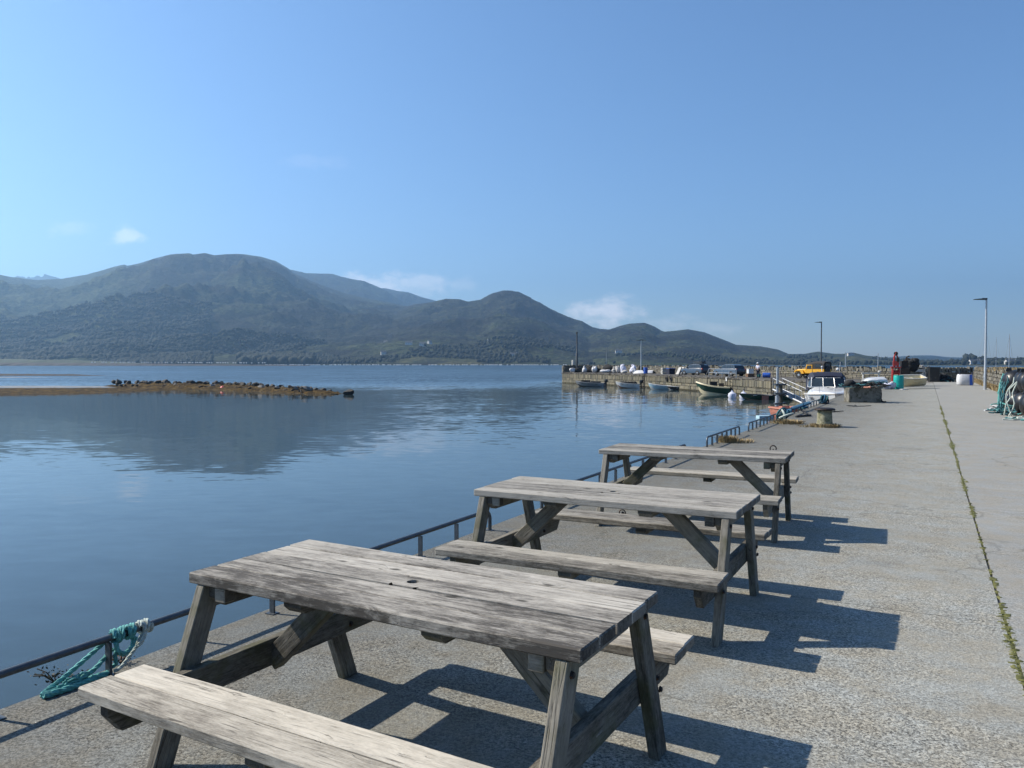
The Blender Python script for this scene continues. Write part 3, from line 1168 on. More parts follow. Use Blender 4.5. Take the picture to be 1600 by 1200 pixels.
for k in range(30):
    x, y = spit_at(rnd.uniform(.02, .9))
    r = rnd.uniform(.2, .38)
    boulder(x + rnd.uniform(-.5, .5), y - rnd.uniform(1.2, 2.3), WATER + .33, r, label='small dark stone among the golden seaweed on the near flank of the rocky spit')
lone = boulder(-18.6, 89.6, WATER + .35, .75, label='lone dark boulder standing in water off the tip of the rocky spit')
del lone['group']

# small red float lying off the spit
mb = MB()
mb.ball((0, 0, .18), (.34, .34, .34), 12, 8)
rf = thing('marker_float', 'small red float lying off the rocky spit', 'buoy', (-38.9, 105.8, WATER))
mb.build('float', M['red_float'], rf, smooth=True)
MB().tube([(0, 0, .5), (0, 0, .62)], .05, 6).build('lug', M['red_float'], rf)

# ------------------------------------------------------------------ woods and houses under the hills
def tree_mass():
    """far woodland: thousands of small crowns, one object"""
    ico = bmesh.new()
    bmesh.ops.create_icosphere(ico, subdivisions=1, radius=1.0)
    iv = np.array([v.co[:] for v in ico.verts])
    iff = np.array([[v.index for v in f.verts] for f in ico.faces])
    ico.free()
    rg = np.random.RandomState(5)
    P = []
    tx = bear / 1230.7
    def put(px0, px1, d0, d1, n, hmin, hmax, thr=.0, con=.3):
        c = 0
        while c < n:
            b = rg.uniform(px0, px1) - 800
            d = rg.uniform(d0, d1)
            i = int(np.interp(b, bear, np.arange(len(bear))))
            j = int(np.searchsorted(rad, d))
            if j >= len(rad):
                c += 1
                continue
            c += 1
            x, y, z = HX[i, j], HY[i, j], HZ[i, j]
            if z < WATER + .3:
                continue
            q = vnoise(np.array([x / 130.]), np.array([y / 130.]), 77)[0]
            if q < thr:
                continue
            P.append((x + rg.uniform(-4, 4), y + rg.uniform(-4, 4), z, rg.uniform(hmin, hmax), rg.uniform(0, 1) < con))
    put(-120, 330, 1420, 2250, 15000, 5, 9.5, .10, .3)
    put(260, 520, 1400, 2000, 5200, 5, 9, .36, .25)
    put(375, 490, 1390, 1500, 520, 11, 18, .0, .5)
    put(520, 900, 1390, 1750, 2600, 4, 8, .46, .25)
    put(900, 1260, 1350, 1600, 700, 4, 7, .50, .2)
    put(1230, 1460, 1290, 2000, 600, 5, 9, .50, .3)
    put(1440, 1800, 1200, 1700, 330, 5, 9, .50, .3)
    put(1512, 1521, 1550, 1680, 26, 10, 14, .0, .4)
    P_ = np.array(P)
    n = len(P_)
    V = np.repeat(iv[None], n, 0) * (1 + rg.uniform(-.22, .22, (n, len(iv), 1)))
    con = P_[:, 4:5] > .5
    hgt = P_[:, 3]
    rad_ = np.where(con[:, 0], hgt * .28, hgt * .5)
    V[:, :, 0] *= rad_[:, None]
    V[:, :, 1] *= rad_[:, None]
    tz = np.clip(V[:, :, 2], -1, 1)
    V[:, :, 0] *= np.where(con, 1 - .42 * (tz + 1), 1)
    V[:, :, 1] *= np.where(con, 1 - .42 * (tz + 1), 1)
    V[:, :, 2] = (V[:, :, 2] * .5 + .42) * hgt[:, None]
    V += P_[:, None, :3]
    F = iff[None] + (np.arange(n) * len(iv))[:, None, None]
    me = bpy.data.meshes.new('woodland')
    me.vertices.add(n * len(iv))
    me.vertices.foreach_set('co', V.reshape(-1).astype(np.float32))
    F = F.reshape(-1, 3).astype(np.int32)
    me.loops.add(F.size)
    me.loops.foreach_set('vertex_index', F.ravel())
    me.polygons.add(len(F))
    me.polygons.foreach_set('loop_start', (np.arange(len(F)) * 3).astype(np.int32))
    me.polygons.foreach_set('loop_total', np.full(len(F), 3, np.int32))
    me.update(calc_edges=True)
    m, g, p = new_mat('far_wood')
    geo = g.node('ShaderNodeNewGeometry')
    c = g.ramp(geo.outputs['Random Per Island'], [(0, (.007, .012, .008)), (.5, (.010, .016, .009)), (.85, (.013, .018, .009)), (1, (.019, .023, .011))])
    g.set(p.inputs['Base Color'], c)
    p.inputs['Roughness'].default_value = .95
    me.materials.append(m)
    o = bpy.data.objects.new('woodland', me)
    COL.objects.link(o)
    tag(o, 'dark woodland along the foot of the far hills', 'woodland', kind='stuff')


tree_mass()


def far_house(b, d, label, w=12.0, yaw=0.2):
    i = int(np.interp(b, bear, np.arange(len(bear))))
    j = min(int(np.searchsorted(rad, d)), len(rad) - 1)
    x, y, z = HX[i, j], HY[i, j], HZ[i, j]
    t = thing('far_house', label, 'house', (x, y, z), yaw, 'white houses on the far shore')
    mb = MB()
    mb.box((0, 0, 1.0), (w, 6.5, 8.0))
    mb.prism([(-3.25, 5.0), (3.25, 5.0), (0, 7.6)], -w / 2 + .02, w / 2 - .02, axis='x')
    mb.build('wall', M['house_wall'], t)
    mb = MB()
    for sgn in (-1, 1):
        rot = Matrix.Rotation(sgn * -math.atan2(2.6, 3.25), 3, 'X')
        mb.box((0, sgn * 1.72, 6.42), (w + .6, 4.5, .18), rot)
    rf = mb.build('roof', M['slate'], t)
    mb = MB()
    mb.box((w / 2 - .8, 0, 7.9), (.9, .7, 1.6))
    mb.build('chimney', M['house_wall'], rf)
    for k in (-.32, 0, .32):
        mb = MB()
        mb.box((w * k, -3.27, 2.9), (1.2, .1, 1.3))
        mb.build('window', M['glass'], t)
    return t


for b, d, lab, w, yw in ((-200, 1560, 'white house among dark trees left of the far shore clearing', 10, .3),
                         (-199 + 2, 1800, 'small white cottage up the slope behind the left shoreline trees', 8, -.2),
                         (-160, 1640, 'long white house among trees at the foot of the central hill', 15, .1),
                         (-139, 1630, 'white gabled house just right of the long white one under the central hill', 13, .0),
                         (-127, 1660, 'narrow white house end-on beside the gabled one under the central hill', 9, .9),
                         (4, 1500, 'isolated low white house near the shore left of the pier end', 13, .0),
                         (168, 1650, 'long white house on the slope above the white pier lamp', 14, .0),
                         (529, 2050, 'white house on the wooded hill above the quay shelter', 16, .1),
                         (724, 1350, 'white bungalow by the shore left of the tall lamp post', 18, .0),
                         (780, 1350, 'white bungalow by the shore right of the tall lamp post', 18, .1)):
    far_house(b, d, lab, w, yw)

# mussel floats in a long row under the far shore
mb = MB()
mb.lathe([(.2, -1.0), (.62, -.8), (.72, 0), (.62, .8), (.2, 1.0)], (0, 0, 0), 8, rot=Matrix.Rotation(PI / 2, 3, 'Y'))
fm = mb.build('mussel_float', M['white'], smooth=True)
tag(fm, 'small pale float in the long dotted row under the far shore', 'float', 'mussel floats in rows under the far shore')
first = True
for k in range(150):
    b = -385 + k * 3.15 + rnd.uniform(-.8, .8)
    if rnd.random() < .22:
        continue
    y = 1310 + rnd.uniform(-10, 10)
    z = WATER + .35
    o = fm if first else fm.copy()
    if not first:
        COL.objects.link(o)
    first = False
    o.location = (y * b / 1230.7, y, z)
    o.rotation_euler = (0, 0, rnd.uniform(-.5, .5))
    o.scale = (1.3, 1.4, 1.5)
for k in range(75):
    b = -665 + k * 3.7 + rnd.uniform(-1, 1)
    if rnd.random() < .25:
        continue
    y = 1064
    o = fm.copy()
    COL.objects.link(o)
    bx = y * b / 1230.7
    o.location = (bx, y + 16, WATER + np.interp(bx, [-640, -420, -270], [4.9, 4.0, 3.4]))
    o.scale = (.9, 1.1, 1.2)
    tag(o, 'white marker standing in a dotted row along the low far shore', 'marker', 'white markers along the low shore')
# ------------------------------------------------------------------ picnic tables
TL, TW, TH = 1.847, .726, .75
PT = .046
SH, SO, SI = .431, .855, .571


def holed_plank(mat):
    """the middle plank, with the parasol hole cut through it"""
    w, t, r = .1385, PT, .026
    mb = MB()
    n = 20
    sq, ci = [], []
    for k in range(n):
        a = 2 * PI * k / n
        c, s_ = math.cos(a), math.sin(a)
        q = max(abs(c), abs(s_))
        sq.append((c / q * w / 2, s_ / q * w / 2))
        ci.append((c * r, s_ * r))
    vs = [(x, y, t / 2) for x, y in sq] + [(x, y, t / 2) for x, y in ci] + [(x, y, -t / 2) for x, y in sq] + [(x, y, -t / 2) for x, y in ci]
    fs = []
    for k in range(n):
        j = (k + 1) % n
        fs += [(k, j, n + j, n + k), (2 * n + k, 3 * n + k, 3 * n + j, 2 * n + j), (n + k, n + j, 3 * n + j, 3 * n + k)]
        if abs(sq[k][1]) > w / 2 - 1e-6 and abs(sq[j][1]) > w / 2 - 1e-6 and sq[k][1] * sq[j][1] > 0:
            fs.append((k, 2 * n + k, 2 * n + j, j))
    mb.add(vs, fs)
    for sgn in (-1, 1):
        a, b = w / 2, TL / 2
        xs = (a, b) if sgn > 0 else (-b, -a)
        v = [(xs[0], -w / 2, t / 2), (xs[1], -w / 2, t / 2), (xs[1], w / 2, t / 2), (xs[0], w / 2, t / 2)]
        v += [(x, y, -t / 2) for x, y, _ in v]
        f = [(0, 1, 2, 3), (7, 6, 5, 4), (0, 4, 5, 1), (2, 6, 7, 3), ((1, 5, 6, 2) if sgn > 0 else (3, 7, 4, 0))]
        mb.add(v, f)
    me = bpy.data.meshes.new('tabletop_plank')
    me.from_pydata(mb.v, [], mb.f)
    bm = bmesh.new()
    bm.from_mesh(me)
    bmesh.ops.remove_doubles(bm, verts=bm.verts, dist=1e-5)
    bmesh.ops.recalc_face_normals(bm, faces=bm.faces)
    bm.to_mesh(me)
    bm.free()
    me.materials.append(mat)
    return me


def frame_prism(name, poly, y0, y1, parent, loc, rot, b=.003):
    """timber cut to an outline in x-z, thickness along y"""
    mb = MB()
    mb.prism(poly, y0, y1, axis='y')
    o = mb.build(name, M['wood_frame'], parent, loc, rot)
    bm = bmesh.new()
    bm.from_mesh(o.data)
    bmesh.ops.bevel(bm, geom=[e for e in bm.edges], offset=b, segments=1, affect='EDGES')
    bm.to_mesh(o.data)
    bm.free()
    return o


def bolt(parent, loc, axis_rot):
    mb = MB()
    mb.lathe([(.014, 0), (.014, .003), (.011, .004), (.011, .010), (.006, .012)], (0, 0, 0), 8)
    return mb.build('bolt', M['dark_iron'], parent, loc, axis_rot)


def make_table(i, label, loc, yaw):
    t = thing('picnic_table', label, 'picnic table', loc, yaw, 'weathered picnic tables on the quay')
    pw = TW / 5
    top_m = M['wood_top'] if i == 0 else M['wood_top_grey']
    seat_m = M['wood_seat'] if i == 0 else M['wood_seat_grey']
    for k in range(5):
        y = -TW / 2 + pw * (k + .5)
        dz = rnd.uniform(-.0016, .0016)
        rot = (rnd.uniform(-.006, .006), rnd.uniform(-.0008, .0008), rnd.uniform(-.0010, .0010))
        me = holed_plank(top_m) if k == 2 else None
        board('tabletop_plank', t, TL + (rnd.uniform(-.006, .006) if k != 2 else 0), pw - .0065, PT, top_m, (0, y, TH - PT / 2 + dz), rot, .005, wob=.0012, mesh=me)
    sw = (SO - SI) / 2
    for sgn in (-1, 1):
        for k in range(2):
            y = sgn * (SI + sw * (k + .5))
            board('seat_plank', t, TL + rnd.uniform(-.008, .008), sw - .005, PT, seat_m, (0, y, SH - PT / 2 + rnd.uniform(-.0015, .0015)),
                  (rnd.uniform(-.008, .008), 0, rnd.uniform(-.0012, .0012)), .006, wob=.0012)
    for e in (-1, 1):
        lu = e * .852
        # legs: wide face looks along the table, top cut level
        for sgn in (-1, 1):
            bot, top = sgn * .565, sgn * .305
            hw = .052
            poly = [(bot - hw, 0), (bot + hw, 0), (top + hw, TH - PT - .001), (top - hw, TH - PT - .001)]
            mb = MB()
            mb.prism(poly, -.0235, .0235, axis='x')
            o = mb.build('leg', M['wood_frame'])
            # grain runs along local x: bake the leg so that its length lies on x
            ang = math.atan2(TH - PT, top - bot)
            o.data.transform(Matrix.Rotation(PI / 2, 4, 'Z') @ Matrix.Rotation(-ang, 4, 'X') if False else Matrix.Identity(4))
            loc_ = Vector((0, (bot + top) / 2, (TH - PT) / 2))
            basis = Matrix(((0, 1, 0), (math.cos(ang), 0, -math.sin(ang)), (math.sin(ang), 0, math.cos(ang)))).to_4x4()
            # columns: local x -> along leg, local y -> table x, local z -> across
            o.data.transform(Matrix.Translation(-loc_))
            o.data.transform(basis.inverted())
            o.parent = t
            o.matrix_basis = Matrix.Translation(loc_ + Vector((lu, 0, 0))) @ basis
            bm = bmesh.new()
            bm.from_mesh(o.data)
            bmesh.ops.bevel(bm, geom=list(bm.edges), offset=.004, segments=1, affect='EDGES')
            bmesh.ops.recalc_face_normals(bm, faces=bm.faces)
            bm.to_mesh(o.data)
            bm.free()
        bu = e * (.852 - .0235 - .024)
        # bearer under the seats, ends cut back below
        a, z0, z1 = SO - .03, .262, SH - PT - .001
        frame_prism('seat_bearer', [(-a, z1), (-a, z1 - .045), (-a + .06, z0), (a - .06, z0), (a, z1 - .045), (a, z1)], -.0225, .0225, t, (bu, 0, 0), (0, 0, PI / 2))
        # cleat under the top
        a, z0, z1 = TW / 2 - .03, TH - PT - .095, TH - PT - .001
        frame_prism('top_cleat', [(-a, z1), (-a, z1 - .05), (-a + .05, z0), (a - .05, z0), (a, z1 - .05), (a, z1)], -.0225, .0225, t, (bu, 0, 0), (0, 0, PI / 2))
        for sgn in (-1, 1):
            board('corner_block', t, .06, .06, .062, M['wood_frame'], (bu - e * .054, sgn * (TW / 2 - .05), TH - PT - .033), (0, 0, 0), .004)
        # inner cleat and diagonal brace
        cu = e * .335
        a, z0, z1 = TW / 2 - .02, TH - PT - .046, TH - PT - .001
        frame_prism('inner_cleat', [(-a, z1), (-a, z1 - .018), (-a + .03, z0), (a - .03, z0), (a, z1 - .018), (a, z1)], -.045, .045, t, (cu, 0, 0), (0, 0, PI / 2))
        x0, x1 = bu - e * .028, cu + e * .045
        zb, zt = .30, TH - PT - .03
        d = Vector((x1 - x0, 0, zt - zb))
        Ld = d.length
        ang = math.atan2(d.z, d.x)
        board('brace', t, Ld + .06, .06, .095, M['wood_frame'], ((x0 + x1) / 2, 0, (zb + zt) / 2), (0, -ang, 0), .004)
        for sgn in (-1, 1):
            for dy, dz in ((.48, .36), (.51, .30)):
                bolt(t, (bu - e * .0225, sgn * dy, dz), (0, -e * PI / 2, 0))
                bolt(t, (lu + e * .0235, sgn * (dy + .005), dz), (0, e * PI / 2, 0))
            bolt(t, (lu + e * .0235, sgn * .335, TH - PT - .05), (0, e * PI / 2, 0))
    for sgn in (-1, 1):
        a = (SO - SI) / 2 - .015
        frame_prism('seat_cleat', [(-a, 0), (-a, -.025), (-a + .02, -.045), (a - .02, -.045), (a, -.025), (a, 0)], -.045, .045, t,
                    (0, sgn * (SO + SI) / 2, SH - PT - .001), (0, 0, PI / 2))
    return t


make_table(0, 'nearest weathered picnic table with a round parasol hole, largest in the foreground', (-.406, 3.205, 0), -.518)
make_table(1, 'middle weathered picnic table between the nearest and the farthest one', (.709, 5.467, 0), -.487)
make_table(2, 'farthest weathered picnic table in front of the bollard', (1.888, 8.083, 0), -.446)

# ------------------------------------------------------------------ low mooring rails
RT = TE + .09


def railing(label, s0, s1, spacing=.6, start=True, end=True, h=.2, posts=None):
    x, y = st(s0, RT)
    t = thing('mooring_rail', label, 'rail', (x, y, 0), math.atan2(CA, SA), 'low steel rails along the quay edge')
    L = s1 - s0
    pts = []
    def arc(cx, sgn):
        out = []
        for k in range(6):
            a = PI / 2 * k / 5
            out.append((cx - sgn * math.cos(a) * .09, 0, h - .09 + math.sin(a) * .09))
        return out
    r = .019
    if start:
        pts += [(0, 0, -.005)] + arc(.09, 1)
    else:
        pts.append((0, 0, h))
    if end:
        pts += arc(L - .09, -1)[::-1] + [(L, 0, -.005)]
    else:
        pts.append((L, 0, h))
    MB().tube(pts, r, 12).build('top_rail', M['steel_grey'], t, smooth=True)
    if posts is None:
        n = max(2, round(L / spacing))
        posts = [L * k / n for k in range(1, n)]
    for px in posts:
        mb = MB()
        mb.box((px, 0, h / 2 - .012), (.014, .038, h - .02))
        mb.build('post', M['steel_grey'], t)
    for px in ([0] if start else []) + posts + ([L] if end else []):
        mb = MB()
        mb.box((px, 0, .003), (.06, .07, .006))
        mb.build('foot_plate', M['steel_grey'], t)
    return t


railing('nearest low steel rail with turquoise rope tied round it', -.6, 6.72, .6, False, True, posts=[.3, .9, 1.5, 2.1, 2.67, 3.24, 3.82, 4.41, 4.98, 5.55, 6.12, 6.7])
railing('low steel rail behind the middle and farthest picnic tables', 7.9, 13.8, .62, True, True)
railing('low steel rail with dry grass growing through it beyond the farthest table', 15.35, 18.35, .42)
railing('low steel rail with a blue rope coil heaped over its far end', 19.4, 23.9, .5)
railing('far low steel rail wrapped in blue rope beside the white cruiser', 25.2, 36.6, .8)

# ------------------------------------------------------------------ ropes
def rope_mesh(mb, pts, r, twist=9.0, seg=6, strands=3):
    """laid rope: strands twisted round a smoothed path"""
    P = [Vector(p) for p in pts]
    # resample with catmull-rom
    out = []
    n = len(P)
    for i in range(n - 1):
        p0, p1, p2, p3 = P[max(i - 1, 0)], P[i], P[i + 1], P[min(i + 2, n - 1)]
        k = max(3, int((p2 - p1).length / (r * 1.1)))
        for j in range(k):
            u = j / k
            out.append(.5 * ((2 * p1) + (p2 - p0) * u + (2 * p0 - 5 * p1 + 4 * p2 - p3) * u * u + (3 * p1 - p0 - 3 * p2 + p3) * u ** 3))
    out.append(P[-1])
    frames = []
    up = None
    for i, p in enumerate(out):
        t = (out[min(i + 1, len(out) - 1)] - out[max(i - 1, 0)])
        if t.length < 1e-6:
            t = Vector((1, 0, 0))
        t.normalize()
        up = t.orthogonal() if up is None else up - t * up.dot(t)
        if up.length < 1e-6:
            up = t.orthogonal()
        up.normalize()
        frames.append((p, up.copy(), t.cross(up)))
    ln = 0
    acc = [0]
    for a, b in zip(out, out[1:]):
        ln += (b - a).length
        acc.append(ln)
    for k in range(strands):
        pts_ = []
        for (p, u, w), l in zip(frames, acc):
            a = 2 * PI * k / strands + l / (r * twist) * 2 * PI
            pts_.append(p + (u * math.cos(a) + w * math.sin(a)) * r * .52)
        mb.tube(pts_, r * .56, seg)


def rail_frame(s_):
    """quay edge frame at s: along, inward, up"""
    x, y = st(s_, RT)
    return Vector((x, y, 0)), Vector((SA, CA, 0)), Vector((CA, -SA, 0))


def rl(s_, inn, z):
    o, a, b = rail_frame(s_)
    return o + b * inn + Vector((0, 0, z))


def hitch(mb, s_, n, r, R0=.03, pitch=.034, z=.2, ph=0.0):
    pts = []
    m = int(n * 10)
    for k in range(m + 1):
        a = 2 * PI * k / 10 + ph
        pts.append(rl(s_ + pitch * k / 10 + .008 * math.sin(a * .5), math.cos(a) * (R0 + r), z + math.sin(a) * (R0 + r)))
    rope_mesh(mb, pts, r)


S0 = 2.64   # post with the rope
RR = .0115
mb = MB()
hitch(mb, S0 + .016, 2.6, RR, R0=.019, pitch=.023)
hitch(mb, S0 + .088, 2.4, RR, R0=.019, pitch=.023, ph=1.0)
# slack turns below the rail between the two knots
rope_mesh(mb, [rl(S0 + .02, .03, .175), rl(S0 + .03, .035, .13), rl(S0 + .07, .035, .105), rl(S0 + .12, .03, .13), rl(S0 + .14, .03, .17)], RR)
rope_mesh(mb, [rl(S0 + .03, .02, .17), rl(S0 + .045, .02, .11), rl(S0 + .09, .02, .095), rl(S0 + .13, .02, .14), rl(S0 + .13, .0, .18)], RR)
rope_mesh(mb, [rl(S0 + .05, .0, .17), rl(S0 + .03, .01, .09), rl(S0 + .04, .0, .05), rl(S0 + .01, -.02, .03)], RR)
# two falls running back to a bight that lies on the edge
rope_mesh(mb, [rl(S0 + .03, -.02, .19), rl(S0 - .02, -.03, .165), rl(S0 - .12, -.045, .105), rl(S0 - .22, -.055, .05), rl(S0 - .30, -.055, .022), rl(S0 - .335, -.03, .016)], .0125)
rope_mesh(mb, [rl(S0 + .04, -.02, .13), rl(S0 - .01, -.02, .095), rl(S0 - .07, -.02, .055), rl(S0 - .16, -.02, .03), rl(S0 - .26, -.03, .02), rl(S0 - .335, -.03, .016)], .0125)
rope_mesh(mb, [rl(S0 + .01, .0, .02), rl(S0 - .1, .005, .015), rl(S0 - .22, .0, .015), rl(S0 - .34, -.015, .017)], .016)
rope_mesh(mb, [rl(S0 - .03, -.03, .012), rl(S0 - .14, -.03, .012), rl(S0 - .24, -.04, .013), rl(S0 - .32, -.04, .018)], .013)
tag(mb.build('mooring_rope', M['rope_green'], smooth=True), 'turquoise rope hitched round the nearest rail and trailing on the quay edge', 'rope')
mb = MB()
for k in range(10):
    q = rnd.uniform(.06, .24)
    pts = [rl(S0 - q + rnd.uniform(-.05, .05), -.03 + rnd.uniform(-.02, .02), rnd.uniform(.012, .06) * (1.2 - q * 2.5) + .01) for _ in range(6)]
    mb.tube(pts, .005, 5)
tag(mb.build('frayed_strands', M['rope_green'], fix=False, smooth=True), 'frayed turquoise strands spilling between the falls of the tied rope', 'rope')
mb = MB()
hitch(mb, S0 + .175, 3.0, RR, R0=.019, pitch=.022, ph=.5)
rope_mesh(mb, [rl(S0 + .20, .03, .18), rl(S0 + .17, .04, .14), rl(S0 + .15, .03, .12), rl(S0 + .17, .02, .145), rl(S0 + .20, .02, .17)], .012)
rope_mesh(mb, [rl(S0 + .18, .03, .15), rl(S0 + .15, .025, .115), rl(S0 + .11, .015, .07), rl(S0 + .06, .01, .025), rl(S0 + .03, .0, .014)], .0095)
tag(mb.build('tie_rope', M['rope_pale'], smooth=True), 'bleached white rope knotted on the nearest rail beside the turquoise one', 'rope')

# mats of leaves: small plants on the quay edge
def leaf_cluster(name, mat, c, spread, n, size, h, label, cat, droop=.5):
    mb = MB()
    c = Vector(c)
    for k in range(n):
        a = rnd.uniform(0, 2 * PI)
        q = abs(rnd.gauss(0, .5))
        base = c + Vector((math.cos(a) * q * spread[0], math.sin(a) * q * spread[1], rnd.uniform(0, h)))
        d = Vector((rnd.uniform(-1, 1), rnd.uniform(-1, 1), rnd.uniform(-droop, 1))).normalized()
        w = d.orthogonal().normalized()
        l = size * rnd.uniform(.5, 1.3)
        mb.add([base, base + d * l * .5 + w * l * .22, base + d * l, base + d * l * .5 - w * l * .22], [(0, 1, 2, 3)])
    for k in range(7):
        a = rnd.uniform(0, 2 * PI)
        e = c + Vector((math.cos(a) * spread[0] * .8, math.sin(a) * spread[1] * .8, h * rnd.uniform(.3, 1)))
        mb.tube([c, (c + e) / 2 + Vector((0, 0, .02)), e], .003, 4)
    return tag(mb.build(name, mat, fix=False), label, cat, kind='stuff')


def leaf_mat(name, a, b):
    m, g, p = new_mat(name)
    r = g.node('ShaderNodeNewGeometry').outputs['Random Per Island']
    g.set(p.inputs['Base Color'], g.ramp(r, [(0, alb(a)), (1, alb(b))]))
    p.inputs['Roughness'].default_value = .8
    return m


M['leaf_rust'] = leaf_mat('rusty_leaf', (.05, .028, .014), (.16, .075, .03))
M['leaf_dark'] = leaf_mat('dark_weed', (.02, .02, .012), (.07, .06, .03))
M['grass'] = leaf_mat('grass_blade', (.09, .115, .022), (.24, .25, .06))
M['straw'] = leaf_mat('dry_grass', (.20, .14, .06), (.42, .32, .16))
M['moss'] = leaf_mat('moss', (.075, .08, .02), (.15, .15, .04))
p0 = rl(S0 + .14, -.10, .0)
leaf_cluster('edge_weed', M['leaf_rust'], p0, (.07, .05), 90, .018, .06, 'rust brown weed growing from the quay edge behind the tied ropes', 'weed')
p0 = rl(S0 - .16, -.20, -.02)
leaf_cluster('sea_weed', M['leaf_dark'], p0, (.14, .08), 110, .018, .07, 'dark straggling weed hanging on the quay edge beside the rope bight', 'weed')


def grass_tuft(mb, c, r, n, h, lean=.6, w=.004):
    for k in range(n):
        a = rnd.uniform(0, 2 * PI)
        q = r * math.sqrt(rnd.random())
        b = Vector((c[0] + math.cos(a) * q, c[1] + math.sin(a) * q, c[2]))
        d = Vector((math.cos(a + rnd.uniform(-.7, .7)), math.sin(a + rnd.uniform(-.7, .7)), 0)) * lean * rnd.uniform(.2, 1)
        hh = h * rnd.uniform(.5, 1.1)
        s_ = Vector((-d.y, d.x, 0))
        s_ = s_.normalized() * w if s_.length > 1e-4 else Vector((w, 0, 0))
        m_ = b + d * hh * .4 + Vector((0, 0, hh * .65))
        e = b + d * hh + Vector((0, 0, hh * (1 - .35 * lean)))
        mb.add([b - s_, b + s_, m_ + s_ * .7, m_ - s_ * .7, e], [(0, 1, 2, 3), (3, 2, 4)])


# dry grass heaps by the rails and bollard
mb = MB()
grass_tuft(mb, (*st(16.55, TE + .2), 0), .2, 420, .20, .9, .006)
grass_tuft(mb, (*st(16.7, TE + .42), 0), .3, 260, .10, 1.0, .006)
tag(mb.build('dry_grass', M['straw'], fix=False), 'heap of dry yellow grass growing through the rail beyond the farthest table', 'grass tuft')
mb = MB()
grass_tuft(mb, (*st(22.5, TE + .5), 0), .45, 340, .14, .9, .012)
tag(mb.build('dry_grass', M['straw'], fix=False), 'dry grass at the foot of the blue rope coil', 'grass tuft')
mb = MB()
for k in range(14):
    a = 2 * PI * k / 14
    grass_tuft(mb, (8.09 + .25 * math.cos(a), 20.3 + .25 * math.sin(a), 0), .13, 60, .12, .8, .009)
grass_tuft(mb, (7.7, 20.4, 0), .3, 120, .06, .9, .009)
tag(mb.build('dry_grass', M['straw'], fix=False), 'ring of dry grass round the foot of the lichened bollard', 'grass tuft')
mb = MB()
grass_tuft(mb, (*st(9.0, TE + .22), 0), .16, 200, .09, .8, .005)
tag(mb.build('weed_tuft', M['grass'], fix=False), 'green weed tuft at the quay edge seen under the middle table', 'weed')

# ------------------------------------------------------------------ mossy joint between the slabs
mb = MB()
mo = MB()
s = 2.6
while s < 34.5:
    d = fbm(np.array([s * .9]), np.array([2.2]), 31, 4, .65)[0]
    far = 1 + max(0, s - 14) * .05
    wdt = max(0, (d - .41)) * .34 * (1.0 if s > 4.4 else .35)
    jt = TJ + .02 * math.sin(s * 1.7) + (.004 * max(0, s - 8))
    jt = TJ + .006 * math.sin(s * 2.1)
    if s > 4.3:
        n = int(((1 if rnd.random() < .28 else 0) + wdt * 230) * (1 if s < 18 else .8))
        for k in range(n):
            t_ = jt + rnd.gauss(0, .22) * (wdt + .022)
            x, y = st(s + rnd.uniform(0, .05), t_)
            grass_tuft(mb, (x, y, -.01), .012, 2, rnd.uniform(.008, .024) * (1 + wdt * 3), 1.0, .0022 * far)
        for k in range(3 if wdt > .004 else (1 if rnd.random() < .3 else 0)):
            x, y = st(s + rnd.uniform(0, .05), jt + rnd.uniform(-.35, .35) * (wdt + .012))
            mo.ball((x, y, -.012), (rnd.uniform(.02, .04), rnd.uniform(.014, .03), rnd.uniform(.012, .022)), 6, 4, jit=.2)
    else:
        if rnd.random() < .3:
            x, y = st(s, jt)
            mo.ball((x, y, -.016), (.02, .012, .012), 6, 4, jit=.2)
    s += .05
tag(mb.build('joint_grass', M['grass'], fix=False), 'short grass growing in the joint between the quay slabs', 'grass', kind='stuff')
tag(mo.build('joint_moss', M['moss'], fix=False, smooth=True), 'moss filling the joint between the quay slabs', 'moss', kind='stuff')

# ------------------------------------------------------------------ mooring rings, bollard, litter
def ring(label, x, y, yaw, R_=.055):
    t = thing('mooring_ring', label, 'ring', (x, y, 0), yaw, 'iron mooring rings set in the quay')
    pts = [(math.cos(2 * PI * k / 20) * R_, 0, R_ * .92 + math.sin(2 * PI * k / 20) * R_) for k in range(20)]
    MB().tube(pts, R_ * .2, 8, closed=True).build('ring', M['dark_iron'], t, smooth=True)
    MB().tube([(0, -.05, 0), (0, -.03, .03), (0, 0, .038), (0, .03, .03), (0, .05, 0)], .011, 6).build('staple', M['dark_iron'], t, smooth=True)


ring('iron mooring ring standing on the deck under the middle table', 1.19, 8.45, -.45, .034)
ring('iron mooring ring standing on the deck beyond the farthest table', 4.88, 14.68, -.5, .055)

bo = thing('bollard', 'stout lichened concrete bollard with a dark flat cap', 'bollard', (8.09, 20.35, 0))
mb = MB()
mb.lathe([(.215, 0), (.20, .06), (.187, .2), (.18, .36), (.175, .42)], (0, 0, 0), 24)
mb.build('shaft', M['lichen'], bo, smooth=True)
mb = MB()
mb.lathe([(.2, .42), (.25, .425), (.262, .445), (.255, .47), (.2, .49)], (0, 0, 0), 24)
mb.build('cap', M['dark_iron'], bo, smooth=True)


def scrap(label, x, y, n, r):
    mb = MB()
    for k in range(n):
        a = rnd.uniform(0, 6)
        p = [Vector((x, y, .012))]
        for j in range(5):
            a += rnd.uniform(-.8, .8)
            p.append(p[-1] + Vector((math.cos(a), math.sin(a) * .6, 0)) * r * .4 + Vector((0, 0, rnd.uniform(-.004, .012))))
        mb.tube(p, .014, 5)
    tag(mb.build('rope_scrap', M['rope_black'], smooth=True), label, 'rope')


